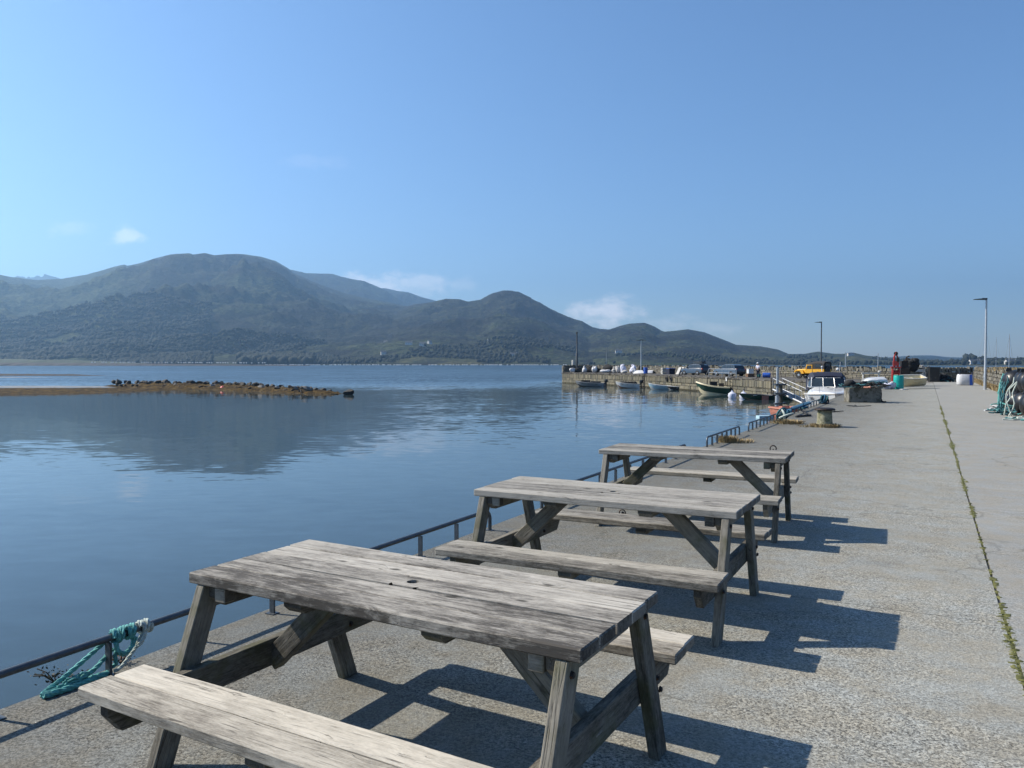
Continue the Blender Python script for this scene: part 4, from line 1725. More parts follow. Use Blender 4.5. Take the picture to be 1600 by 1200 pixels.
scrap('dark scrap of old rope on the deck just beyond the bollard', 10.6, 26.3, 5, .28)
scrap('dark scrap of old rope on the deck in front of the concrete block', 13.1, 29.8, 5, .28)
# ------------------------------------------------------------------ boats
def hull_sections(L, B, sheer_s, sheer_b, keel, n=12, transom=.82, fine=2.4, flare=.78):
    """x from stern (0) to bow (L); returns (x, half beam, sheer z, keel z, chine half, chine z)"""
    out = []
    for i in range(n + 1):
        u = i / n
        b = B / 2 * (transom + (1 - transom) * math.sin(min(u / .45, 1) * PI / 2)) if u < .45 else B / 2 * max(0.0, 1 - ((u - .45) / .55) ** fine)
        b = max(b, .02)
        sh = sheer_s + (sheer_b - sheer_s) * u ** 2
        k = keel + (sheer_b - keel) * max(0, (u - .72) / .28) ** 2.2 * .85
        c = b * flare * (1 - .25 * u)
        cz = k + (sh - k) * (.30 + .25 * u)
        out.append((u * L, b, sh, k, c, cz))
    return out


def boat_shell(mb, S, th=.05, floor=.12, closed=False):
    secs = []
    for x, b, sh, k, c, cz in S:
        secs.append([(x, -b, sh), (x, -c, cz), (x, -c * .35, k + (cz - k) * .25), (x, 0, k), (x, c * .35, k + (cz - k) * .25), (x, c, cz), (x, b, sh)])
    mb.loft(secs, closed=False, caps=False)
    n = len(secs[0])
    mb.add(secs[0], [tuple(range(n))])


def boat_inside(mb, S, th=.05, floor=.12):
    secs = []
    for x, b, sh, k, c, cz in S[:-1]:
        bb, cc = max(b - th, .01), max(c - th, .008)
        fz = max(k + floor, min(cz, k + floor + .05))
        secs.append([(x + th, -bb, sh - .005), (x + th, -cc, max(cz, fz + .01)), (x + th, -cc * .8, fz), (x + th, cc * .8, fz), (x + th, cc, max(cz, fz + .01)), (x + th, bb, sh - .005)])
    mb.loft(secs, closed=False, caps=False)
    mb.add(secs[0], [tuple(range(6))])


def gunwale(mb, S, r=.035):
    for sg in (-1, 1):
        mb.tube([(x, sg * b, sh + .005) for x, b, sh, k, c, cz in S], r, 6)
    x, b, sh = S[0][:3]
    mb.tube([(x, -b, sh + .005), (x, b, sh + .005)], r, 6)


def outboard(parent, x, z, mat, tilt=0.0, s=1.0):
    rot = Matrix.Rotation(tilt, 3, 'Y')
    mb = MB()
    secs = []
    for zz, w, l in ((.12, .10, .16), (.2, .15, .24), (.42, .16, .26), (.55, .12, .2), (.58, .06, .1)):
        secs.append([Vector((x, 0, z)) + rot @ Vector((-.22 + dx * l * s, dy * w * s, zz * s)) for dx, dy in ((1, -.6), (1, .6), (.5, 1), (-.6, 1), (-1, .5), (-1, -.5), (-.6, -1), (.5, -1))])
    mb.loft(secs)
    o = mb.build('outboard', mat, parent, smooth=True)
    mb = MB()
    mb.box(Vector((x, 0, z)) + rot @ Vector((-.22 * s, 0, -.22 * s)), (.16 * s, .09 * s, .75 * s), rot)
    mb.box(Vector((x, 0, z)) + rot @ Vector((-.27 * s, 0, -.6 * s)), (.42 * s, .05 * s, .10 * s), rot)
    mb.box(Vector((x, 0, z)) + rot @ Vector((-.05 * s, 0, .02)), (.12, .22, .25), rot)
    mb.build('drive_leg', M['dark_iron'], o)
    return o


def open_boat(name, label, loc, yaw, L, B, hull, inside, rub, fb=(.5, .75), keel=-.25, thwarts=(.25, .5, .72), group=None, thwart_mat=None, **kw):
    t = thing(name, label, 'boat', loc, yaw, group)
    S = hull_sections(L, B, fb[0], fb[1], keel, **kw)
    mb = MB()
    boat_shell(mb, S)
    mb.build('hull', hull, t, smooth=True)
    mb = MB()
    boat_inside(mb, S)
    mb.build('inner_skin', inside, t, smooth=True)
    mb = MB()
    gunwale(mb, S)
    mb.build('gunwale', rub, t, smooth=True)
    for u in thwarts:
        i = u * (len(S) - 1)
        a = S[int(i)]
        mb = MB()
        mb.box((L * u, 0, a[2] - .16), (.26, a[1] * 1.88, .04))
        mb.build('thwart', thwart_mat or inside, t)
    return t, S


def heap(name, label, cat, loc, mats, n, spread, h, seed=0, group=None):
    """loose pile of rope, net and small gear"""
    mb = MB()
    for k in range(n):
        a = rnd.uniform(0, 6.28)
        q = math.sqrt(rnd.random())
        c = Vector((math.cos(a) * q * spread[0], math.sin(a) * q * spread[1], h * (1 - q * .8) * rnd.uniform(.4, 1)))
        pts = [c]
        aa = a
        for j in range(7):
            aa += rnd.uniform(-1.3, 1.3)
            pts.append(pts[-1] + Vector((math.cos(aa), math.sin(aa), rnd.uniform(-.5, .35))) * .13)
            pts[-1].z = max(pts[-1].z, .02)
        mb.tube(pts, rnd.uniform(.02, .035), 5, m=rnd.randrange(len(mats)))
    mb.ball((0, 0, 0), (spread[0] * .85, spread[1] * .85, h * .8), 10, 6, jit=.15)
    o = mb.build(name, mats, None, loc, fix=False)
    o['kind'] = 'thing'
    del o['kind']
    return tag(o, label, cat, group)


# direction of the arm near each berth
def arm_yaw(y):
    for a, b in zip(ARM_E[1:-1], ARM_E[2:]):
        if a[1] <= y <= b[1]:
            return math.atan2(b[1] - a[1], b[0] - a[0])
    return R(105)


# 1 grey skiff with a dark engine, farthest out
b1, S1 = open_boat('skiff', 'grey open skiff with black outboard, moored farthest out along the stone pier arm', (14.1, 119.6, WATER), R(160), 4.6, 1.75, M['grey_boat'], M['black_plastic'], M['grey_boat'], fb=(.55, .85))
outboard(b1, 0, .55, M['black_plastic'])
mb = MB()
mb.box((1.5, 0, .62), (1.3, 1.1, .35), jit=.08)
mb.box((3.0, 0, .75), (1.2, .8, .35), jit=.08)
mb.build('gear_cover', M['net_black'], b1)
# 2 white boat, dark gear inside
b2, S2 = open_boat('dinghy', 'white open boat with dark gear inside, second along the stone pier arm', (18.3, 112.8, WATER), R(168), 3.4, 1.6, M['white'], M['brown'], M['white_dirty'], fb=(.6, .9))
mb = MB()
for k in range(5):
    mb.ball((.7 + k * .45, rnd.uniform(-.3, .3), .75), (.35, .3, .22), 8, 5, jit=.2)
mb.build('gear_heap', M['net_black'], b2)
outboard(b2, 0, .6, M['black_plastic'])
# 3 pale blue boat and a small white tender
b3, S3 = open_boat('skiff', 'pale blue and white open boat, third along the stone pier arm', (21.6, 106.4, WATER), R(170), 3.1, 1.5, M['pale_blue'], M['white_dirty'], M['white'], fb=(.5, .85))
b3b, _ = open_boat('tender', 'little white tender with a dark hull moored right beside the pale blue boat', (22.9, 105.2, WATER), R(172), 2.1, 1.1, M['rubber'], M['white_dirty'], M['white'], fb=(.42, .55), thwarts=(.4,))
outboard(b3b, 0, .42, M['white_dirty'], s=.8)
# 4 dark green boat with cream sheer
b4, S4 = open_boat('fishing_boat', 'dark green wooden fishing boat with cream gunwale, below the white wall sign', (25.1, 90.4, WATER), R(158), 3.9, 1.95, M['green_boat'], M['cream'], M['cream'], fb=(.85, 1.45), thwarts=(.3, .6))
mb = MB()
gunwale(mb, [(x, b + .01, sh - .09, k, c, cz) for x, b, sh, k, c, cz in S4], .06)
mb.build('sheer_strake', M['cream'], b4, smooth=True)
mb = MB()
mb.box((1.9, 0, 1.0), (.75, .7, .75), jit=.03)
mb.box((1.9, 0, 1.42), (.85, .8, .08))
mb.build('engine_box', M['net_black'], b4)
mb = MB()
mb.tube([(.4, -.2, .5), (.4, -.2, 1.7), (.4, .5, 1.9)], .04, 6)
mb.tube([(2.6, .3, .9), (2.6, .3, 1.95)], .035, 6)
mb.box((1.0, .2, 1.05), (.5, .5, .45))
mb.build('hauler', M['dark_iron'], b4)
# 5 low dark green boat with tilted engine
b5, S5 = open_boat('skiff', 'long low dark green skiff with bleached thwart and tilted outboard, nearest the grey mooring piles', (27.0, 77.0, WATER), R(173), 4.6, 1.6, M['green_boat'], M['brown'], M['black_plastic'], fb=(.42, .6), thwarts=(.28, .75))
mb = MB()
mb.box((2.45, 0, .44), (1.9, 1.35, .05))
mb.build('bleached_board', M['white_dirty'], b5)
mb = MB()
mb.box((2.3, .81, .18), (.62, .05, .48))
mb.build('hull_patch', M['orange_dark'], b5)
outboard(b5, .1, .62, M['grey_boat'], tilt=-.9, s=1.25)
mb = MB()
mb.tube([(.9, 0, .45), (.2, 0, 1.15)], .04, 6)
mb.build('tilt_bar', M['white_dirty'], b5)

for k, (x, y, lab) in enumerate(((22.8, 81.5, 'left one of two grey round fender floats by the bow of the low green skiff'), (23.8, 80.9, 'right one of two grey round fender floats by the bow of the low green skiff'))):
    t = thing('fender_float', lab, 'buoy', (x, y, WATER), 0, 'grey fender floats')
    mb = MB()
    mb.lathe([(.06, -.2), (.34, -.08), (.44, .2), (.38, .45), (.14, .62), (.07, .66), (.07, .78)], (0, 0, 0), 14)
    mb.build('float', M['bag_lilac'], t, smooth=True)
    mb = MB()
    mb.tube([(-.07, 0, .8), (0, 0, .9), (.07, 0, .8)], .03, 5)
    mb.build('lug', M['navy'], t)

# ------------------------------------------------------------------ white cruiser, pontoon, gangway, piles, orange punt
cr = thing('motor_cruiser', 'white motor cruiser with navy canopy moored bow-on at the quay', 'boat', (23.85, 60.2, WATER), R(-105))
L, B = 5.8, 2.75
S = hull_sections(L, B, 1.15, 1.32, -.35, n=16, transom=.94, fine=3.6, flare=.82)
mb = MB()
boat_shell(mb, S)
mb.build('hull', M['white'], cr, smooth=True)
mb = MB()
secs = []
for x, b, sh, k, c, cz in S:
    u_ = x / L
    crown = .06 + .50 * min(1, max(0, (u_ - .30) / .12)) * (1 - max(0, (u_ - .44) / .56) ** 1.1)
    secs.append([(x, -b, sh), (x, -b * .86, sh + crown * .55), (x, -b * .6, sh + crown * .92), (x, 0, sh + crown), (x, b * .6, sh + crown * .92), (x, b * .86, sh + crown * .55), (x, b, sh)])
mb.loft(secs, closed=False, caps=False)
mb.build('deck', M['white'], cr, smooth=True)
mb = MB()
gunwale(mb, S, .04)
mb.build('rub_rail', M['bag_grey'], cr, smooth=True)
mb = MB()
mb.box((4.3, .0, 1.70), (.16, .62, .05), Matrix.Rotation(.13, 3, 'Y'))
mb.build('deck_hatch', M['glass'], cr)
# windscreen: five raked panes and frame
ws = [(-1.22, 1.7), (-1.08, 2.5), (-.36, 2.8), (.36, 2.8), (1.08, 2.5), (1.22, 1.7)]
for (y0, x0), (y1, x1) in zip(ws[:-1], ws[1:]):
    a0, a1 = Vector((x0, y0, 1.66)), Vector((x1, y1, 1.66))
    b0, b1 = Vector((x0 - .42, y0 * .93, 2.28)), Vector((x1 - .42, y1 * .93, 2.28))
    n = (a1 - a0).cross(b0 - a0).normalized() * .012
    mb = MB()
    mb.add([a0 - n, a1 - n, b1 - n, b0 - n, a0 + n, a1 + n, b1 + n, b0 + n], [(0, 1, 2, 3), (7, 6, 5, 4), (0, 4, 5, 1), (1, 5, 6, 2), (2, 6, 7, 3), (3, 7, 4, 0)])
    p = mb.build('window_pane', M['glass'], cr)
    mb = MB()
    mb.tube([a0, a1, b1, b0], .028, 6, closed=True)
    mb.build('window_frame', M['white'], p)
mb = MB()
secs = []
for x, w, z in ((-.1, 1.0, 2.2), (.2, 1.16, 2.5), (.9, 1.2, 2.68), (1.7, 1.16, 2.66), (2.2, 1.08, 2.42)):
    secs.append([(x, -w, z - .35), (x, -w * .8, z - .05), (x, 0, z), (x, w * .8, z - .05), (x, w, z - .35), (x, w * .95, z - .40), (x, 0, z - .06), (x, -w * .95, z - .40)])
mb.loft(secs)
mb.build('canopy', M['navy'], cr, smooth=True)
mb = MB()
for sg in (-1, 1):
    mb.box((.75, sg * 1.16, 1.8), (1.7, .03, .8))
mb.box((-.05, 0, 1.75), (.03, 2.1, .9))
mb.build('canopy_side', M['navy'], cr)
mb = MB()
pts = [(3.0, -1.28, 1.6), (3.9, -1.2, 1.72), (4.9, -.85, 1.75), (5.6, 0, 1.75), (4.9, .85, 1.75), (3.9, 1.2, 1.72), (3.0, 1.28, 1.6)]
mb.tube(pts, .018, 6)
for x, y, z in pts[1:-1]:
    mb.tube([(x, y, z), (x, y * .97, z - .45)], .014, 5)
mb.build('bow_rail', M['chrome'], cr, smooth=True)
mb = MB()
mb.tube([(.7, .9, 2.3), (.7, .95, 3.35)], .015, 5)
mb.tube([(1.4, -.3, 2.7), (1.4, -.3, 3.0)], .03, 6)
mb.ball((1.4, -.3, 3.02), .07, 8, 5)
mb.ball((1.0, .75, 2.85), .11, 8, 5)
mb.build('aerial', M['white'], cr)


def text_obj(name, s_, size, parent, mtx, mat, depth=.004):
    cu = bpy.data.curves.new(name, 'FONT')
    cu.body = s_
    cu.size = size
    cu.extrude = depth
    cu.align_x = 'CENTER'
    cu.align_y = 'CENTER'
    o = bpy.data.objects.new(name, cu)
    COL.objects.link(o)
    dg = bpy.context.evaluated_depsgraph_get()
    me = bpy.data.meshes.new_from_object(o.evaluated_get(dg))
    bpy.data.objects.remove(o)
    o = bpy.data.objects.new(name, me)
    me.materials.append(mat)
    COL.objects.link(o)
    o.parent = parent
    o.matrix_basis = mtx
    return o


cr.scale = (1.1, 1.1, 1.1)
# registration letters on the side that faces the camera (port or starboard bow): dark, too small to read in the photo
for sg, u in ((-1, 10),):
    a, b_ = Vector((S[u][0], sg * S[u][1], S[u][2])), Vector((S[u + 2][0], sg * S[u + 2][1], S[u + 2][2]))
    c0 = Vector((S[u + 1][0], sg * S[u + 1][4], S[u + 1][5]))
    tdir = (b_ - a).normalized()
    mid = (a + b_) / 2
    up = (mid - c0)
    up = (up - tdir * up.dot(tdir)).normalized()
    nn = tdir.cross(up).normalized()
    if nn.y * sg < 0:
        tdir, nn = -tdir, -nn
    mx = Matrix((tdir, up, nn)).transposed().to_4x4()
    mx.translation = mid - up * .3 + nn * .035
    text_obj('hull_lettering', 'LAKX', .34, cr, mx, M['navy'])

po = thing('pontoon', 'weathered floating pontoon beside the white cruiser', 'pontoon', (20.95, 51.6, WATER), R(62.2))
mb = MB()
mb.box((0, 0, .35), (5.6, 2.1, .9))
mb.build('float_tank', M['block'], po)
for k in range(18):
    mb = MB()
    mb.box((-2.62 + k * .303, 0, .826 + rnd.uniform(-.006, .006)), (.28, 2.16, .045))
    mb.build('deck_plank', M['wood_seat'], po)

gw = thing('gangway', 'sloping grey gangway leading from the piles down to the pontoon', 'gangway', (0, 0, 0))
g0, g1 = Vector((21.9, 63.5, -.55)), Vector((21.6, 58.0, -1.35))
g0, g1 = Vector((21.6, 64.0, -.50)), Vector((22.7, 60.6, -1.42))
d = (g1 - g0).normalized()
w = Vector((-d.y, d.x, 0)).normalized()
mb = MB()
for sg in (-1, 1):
    mb.tube([g0 + w * sg * .45, g1 + w * sg * .45], .07, 6)
mb.build('side_beam', M['galv'], gw)
mb = MB()
for sg in (-1, 1):
    mb.tube([g0 + w * sg * .45 + Vector((0, 0, .9)), g1 + w * sg * .45 + Vector((0, 0, .9))], .03, 6)
    for k in range(6):
        p = g0.lerp(g1, k / 5) + w * sg * .45
        mb.tube([p, p + Vector((0, 0, .9))], .02, 5)
mb.build('handrail', M['galv'], gw)
mb = MB()
v = [g0 - w * .42, g0 + w * .42, g1 + w * .42, g1 - w * .42]
mb.add([p + Vector((0, 0, .03)) for p in v] + [p + Vector((0, 0, -.02)) for p in v], [(0, 1, 2, 3), (7, 6, 5, 4), (0, 4, 5, 1), (1, 5, 6, 2), (2, 6, 7, 3), (3, 7, 4, 0)])
mb.build('walkway', M['steel_grey'], gw)

for k, (x, y, h, r, lab) in enumerate(((20.9, 62.0, 1.28, .10, 'tall thin grey mooring pile beside the gangway'), (21.35, 62.6, -.15, .17, 'short thick grey mooring pile right beside the tall thin one'))):
    t = thing('mooring_pile', lab, 'pile', (x, y, WATER - 3), 0, 'mooring piles by the gangway')
    mb = MB()
    mb.lathe([(r * 1.7, 0), (r * 1.7, 4.0), (r, 4.02), (r, 3 - WATER + h), (r * .3, 3 - WATER + h + .05)] if k == 0 else [(r, 0), (r, 3 - WATER + h), (r * .4, 3 - WATER + h + .08)], (0, 0, 0), 12)
    mb.build('shaft', M['galv'] if k == 0 else M['block'], t, smooth=True)
    mb = MB()
    for z in (3.4, 4.2, 4.9):
        mb.box((0, 0, z), (r * 4.4, r * 4.4, .14))
    mb.build('guide_collar', M['steel_grey'], t)

pu = thing('punt', 'salmon orange square-ended punt moored off the quay edge rails', 'boat', (18.55, 52.6, WATER), R(8))
mb = MB()
out = [(-1.0, -.85), (1.0, -.85), (1.0, .85), (-1.0, .85)]
def ringsec(k, z):
    return [(x * k, y * k, z) for x, y in out]
mb.loft([ringsec(.86, -.2), ringsec(.98, .3), ringsec(1.0, .58)])
mb.build('hull', M['orange_dark'], pu)
mb = MB()
for (x0, y0), (x1, y1) in zip(out, out[1:] + out[:1]):
    a, b_ = Vector((x0, y0, .61)), Vector((x1, y1, .61))
    d = b_ - a
    mb.box((a + b_) / 2, (d.length + .12, .14, .10), Matrix.Rotation(math.atan2(d.y, d.x), 3, 'Z'))
mb.build('rim', M['orange'], pu)
mb = MB()
mb.box((.45, .1, .64), (.7, .9, .14), jit=.03)
mb.box((-.2, .4, .66), (.5, .5, .12), jit=.03)
mb.build('gear_cover', M['orange_dark'], pu)
fl = thing('landing_float', 'pale blue float lying flat on water by the rail end', 'float', (16.4, 51.0, WATER), R(5))
mb = MB()
mb.box((0, 0, .05), (1.0, .6, .28), jit=.02)
mb.build('float_block', M['pale_blue'], fl)

# ------------------------------------------------------------------ vehicles on the arm
def wheel(parent, x, y, r, w, side):
    rot = Matrix.Rotation(PI / 2, 3, 'X')
    mb = MB()
    mb.lathe([(r * .62, -w / 2), (r * .95, -w / 2), (r, -w * .3), (r, w * .3), (r * .95, w / 2), (r * .62, w / 2)], (x, y, r), 18, rot=rot)
    o = mb.build('wheel', M['rubber'], parent, smooth=True)
    mb = MB()
    mb.lathe([(r * .2, w * .52), (r * .6, w * .46), (r * .64, w * .3), (r * .64, -w * .3), (r * .6, -w * .46), (r * .2, -w * .52)], (x, y, r), 12, rot=rot)
    mb.build('rim', M['chrome'], o, smooth=True)
    return o


def make_car(label, loc, yaw, paint, box=False, L=4.3, Wd=1.76, H=1.5):
    t = thing('parked_car', label, 'car', loc, yaw, 'cars parked on the pier arm')
    W2 = Wd / 2
    # lower body as lofted cross sections from rear (x=-L/2) to nose
    secs = []
    for x, zt, zb, w in ((-2.15, .88, .42, .70), (-2.08, .96, .30, .80), (-1.6, .98, .22, .87), (-.6, .96, .20, .88), (.7, .94, .20, .88), (1.1, .92, .22, .87), (1.7, .84, .24, .83), (2.05, .72, .30, .74), (2.15, .58, .40, .62)):
        k = L / 4.3
        secs.append([(x * k, -w * W2 / .88, zb + .08), (x * k, -w * W2 / .88, zt - .1), (x * k, -(w - .07) * W2 / .88, zt), (x * k, (w - .07) * W2 / .88, zt), (x * k, w * W2 / .88, zt - .1), (x * k, w * W2 / .88, zb + .08), (x * k, (w - .1), zb), (x * k, -(w - .1), zb)])
    mb = MB()
    mb.loft(secs)
    mb.build('body', paint, t, smooth=True)
    # cabin
    secs = []
    pr = [(-2.0, .98, .99), (-1.72, .96, H - .14), (-1.35, .97, H - .02), (-.2, .98, H), (.25, .98, H - .06), (1.05, .94, .96)]
    for x, b, z in pr:
        wb, wt = W2 * .93, W2 * .70
        f = max(.0, (z - .95) / (H - .95))
        wtop = wb + (wt - wb) * f
        secs.append([(x, -wb, b - .05), (x, -wtop, z), (x, wtop, z), (x, wb, b - .05)])
    mb = MB()
    mb.loft(secs)
    mb.build('cabin', paint, t, smooth=True, angle=25)
    def side_win(x0, x1, x2, x3, sg):
        zb, zt = 1.0, H - .11
        def y(z):
            return sg * (W2 * .93 + (W2 * .70 - W2 * .93) * (z - .95) / (H - .95) + .012)
        mb = MB()
        v = [(x0, y(zb), zb), (x1, y(zb), zb), (x2, y(zt), zt), (x3, y(zt), zt)]
        v2 = [(a, b - sg * .05, c) for a, b, c in v]
        mb.add(v + v2, [(0, 1, 2, 3), (7, 6, 5, 4), (0, 4, 5, 1), (1, 5, 6, 2), (2, 6, 7, 3), (3, 7, 4, 0)])
        mb.build('window', M['glass'], t)
    for sg in (-1, 1):
        side_win(-.35, .85, .22, -.30, sg)
        side_win(-1.35, -.42, -.37, -1.2, sg)
        side_win(-1.82, -1.42, -1.27, -1.60, sg)
    for nm, (x0, z0), (x1, z1) in (('windscreen', (1.04, 1.0), (.33, H - .10)), ('rear_window', (-1.99, 1.03), (-1.76, H - .18))):
        mb = MB()
        sgn = 1 if x0 > 0 else -1
        o_ = sgn * .014
        wb, wt = W2 * .84, W2 * .66
        v = [(x0 + o_, -wb, z0 + .012), (x0 + o_, wb, z0 + .012), (x1 + o_, wt, z1 + .012), (x1 + o_, -wt, z1 + .012)]
        v2 = [(a - sgn * .05, b, c - .02) for a, b, c in v]
        mb.add(v + v2, [(0, 1, 2, 3), (7, 6, 5, 4), (0, 4, 5, 1), (1, 5, 6, 2), (2, 6, 7, 3), (3, 7, 4, 0)])
        mb.build(nm, M['glass'], t)
    for x in (-1.33, 1.35):
        for sg in (-1, 1):
            wheel(t, x * L / 4.3, sg * (W2 - .1), .33, .22, sg)
    for sg in (-1, 1):
        mb = MB()
        mb.box((-2.1 * L / 4.3, sg * .66, .84), (.1, .2, .22))
        mb.build('tail_light', M['red_float'], t)
        mb = MB()
        mb.box((2.03 * L / 4.3, sg * .58, .68), (.16, .28, .12))
        mb.build('headlight', M['chrome'], t)
        mb = MB()
        mb.box((.72, sg * (W2 + .02), 1.05), (.12, .2, .13))
        mb.build('mirror', paint, t)
    mb = MB()
    mb.box((-2.17 * L / 4.3, 0, .45), (.08, 1.4, .16))
    mb.box((2.14 * L / 4.3, 0, .38), (.08, 1.2, .14))
    mb.build('bumper', M['black_plastic'], t)
    if box:
        mb = MB()
        secs = []
        for x, w, h in ((-1.75, .30, .2), (-1.6, .42, .34), (-.1, .42, .34), (.25, .34, .2), (.35, .2, .1)):
            secs.append([(x, -w, H + .05), (x, -w * .9, H + .05 + h), (x, w * .9, H + .05 + h), (x, w, H + .05)])
        mb.loft(secs)
        mb.build('roof_box', M['black_plastic'], t, smooth=True)
    return t


make_car('slate blue estate car with black roof box, left of the two parked cars', (25.3, 108.6, 0), R(118), M['car_blue'], True)
make_car('silver blue estate car without roof box, right of the two parked cars', (27.4, 99.4, 0), R(114), M['car_silver'], False, L=4.5)

# yellow canvas-backed off-roader
jp = thing('off_road_vehicle', 'yellow vintage off-road vehicle with black canvas back on the pier arm', 'vehicle', (32.0, 83.6, 0), R(128))
mb = MB()
mb.box((-.55, 0, .80), (2.1, 1.5, .42))
mb.build('body_tub', M['yellow'], jp)
mb = MB()
secs = []
for x, w, z in ((.5, .72, 1.03), (1.0, .62, 1.01), (1.62, .56, .97)):
    secs.append([(x, -w, .56), (x, -w, z - .08), (x, -w * .9, z), (x, w * .9, z), (x, w, z - .08), (x, w, .56)])
mb.loft(secs)
mb.build('bonnet', M['yellow'], jp)
for sg in (-1, 1):
    mb = MB()
    mb.prism([(.62, .52), (.72, .82), (.86, .93), (1.66, .93), (1.74, .72), (1.70, .62), (1.52, .80), (1.08, .80), (.88, .52)], sg * .76 - .14, sg * .76 + .10, axis='y')
    mb.build('front_wing', M['yellow'], jp)
    mb = MB()
    mb.prism([(.5, .58), (.5, 1.0), (-.32, 1.0), (-.32, .58)], sg * .765 - .02, sg * .765 + .02, axis='y')
    d_ = mb.build('door', M['yellow'], jp)
    mb = MB()
    mb.prism([(.42, 1.01), (.30, 1.46), (-.30, 1.46), (-.30, 1.01), (-.24, 1.07), (-.24, 1.40), (.26, 1.40), (.35, 1.07)], sg * .755 - .02, sg * .755 + .02, axis='y')
    mb.build('door_top', M['yellow'], d_)
    mb = MB()
    mb.prism([(.35, 1.07), (.26, 1.40), (-.24, 1.40), (-.24, 1.07)], sg * .755 - .008, sg * .755 + .008, axis='y')
    mb.build('window', M['glass'], d_)
    mb = MB()
    mb.box((1.72, sg * .42, .80), (.06, .2, .2))
    mb.build('headlight', M['chrome'], jp)
mb = MB()
mb.tube([(.50, -.70, 1.03), (.36, -.66, 1.50), (.36, .66, 1.50), (.50, .70, 1.03)], .035, 6)
mb.box((.43, 0, 1.27), (.03, .05, .46), Matrix.Rotation(-.29, 3, 'Y'))
ws_ = mb.build('windscreen_frame', M['yellow'], jp)
mb = MB()
mb.add([(.49, -.66, 1.06), (.49, .66, 1.06), (.37, .63, 1.48), (.37, -.63, 1.48), (.475, -.66, 1.06), (.475, .66, 1.06), (.355, .63, 1.48), (.355, -.63, 1.48)], [(0, 1, 2, 3), (7, 6, 5, 4), (0, 4, 5, 1), (1, 5, 6, 2), (2, 6, 7, 3), (3, 7, 4, 0)])
mb.build('windscreen', M['glass'], ws_)
mb = MB()
secs = []
for x, h in ((-1.62, 1.78), (-1.2, 1.84), (-.4, 1.82), (.34, 1.62)):
    secs.append([(x, -.74, 1.02), (x, -.72, h - .2), (x, -.55, h - .02), (x, 0, h + .03), (x, .55, h - .02), (x, .72, h - .2), (x, .74, 1.02)])
mb.loft(secs)
cv = mb.build('canvas_hood', M['canvas_dark'], jp, smooth=True)
mb = MB()
for sg in (-1, 1):
    mb.box((-.95, sg * .742, 1.36), (.7, .012, .34))
mb.box((-1.625, 0, 1.4), (.012, .8, .36))
mb.build('hood_window', M['glass'], cv)
mb = MB()
mb.box((1.83, 0, .52), (.1, 1.5, .14))
mb.box((-1.66, 0, .55), (.08, 1.3, .12))
mb.build('bumper', M['galv'], jp)
mb = MB()
mb.box((0, 0, .48), (3.0, .9, .22))
mb.build('chassis', M['dark_iron'], jp)
for x in (-.95, 1.27):
    for sg in (-1, 1):
        wheel(jp, x, sg * .68, .38, .2, sg)
mb = MB()
mb.lathe([(.24, -.09), (.36, -.09), (.38, 0), (.36, .09), (.24, .09)], (-1.74, .2, 1.0), 16, rot=Matrix.Rotation(PI / 2, 3, 'Y'))
mb.build('spare_wheel', M['rubber'], jp)

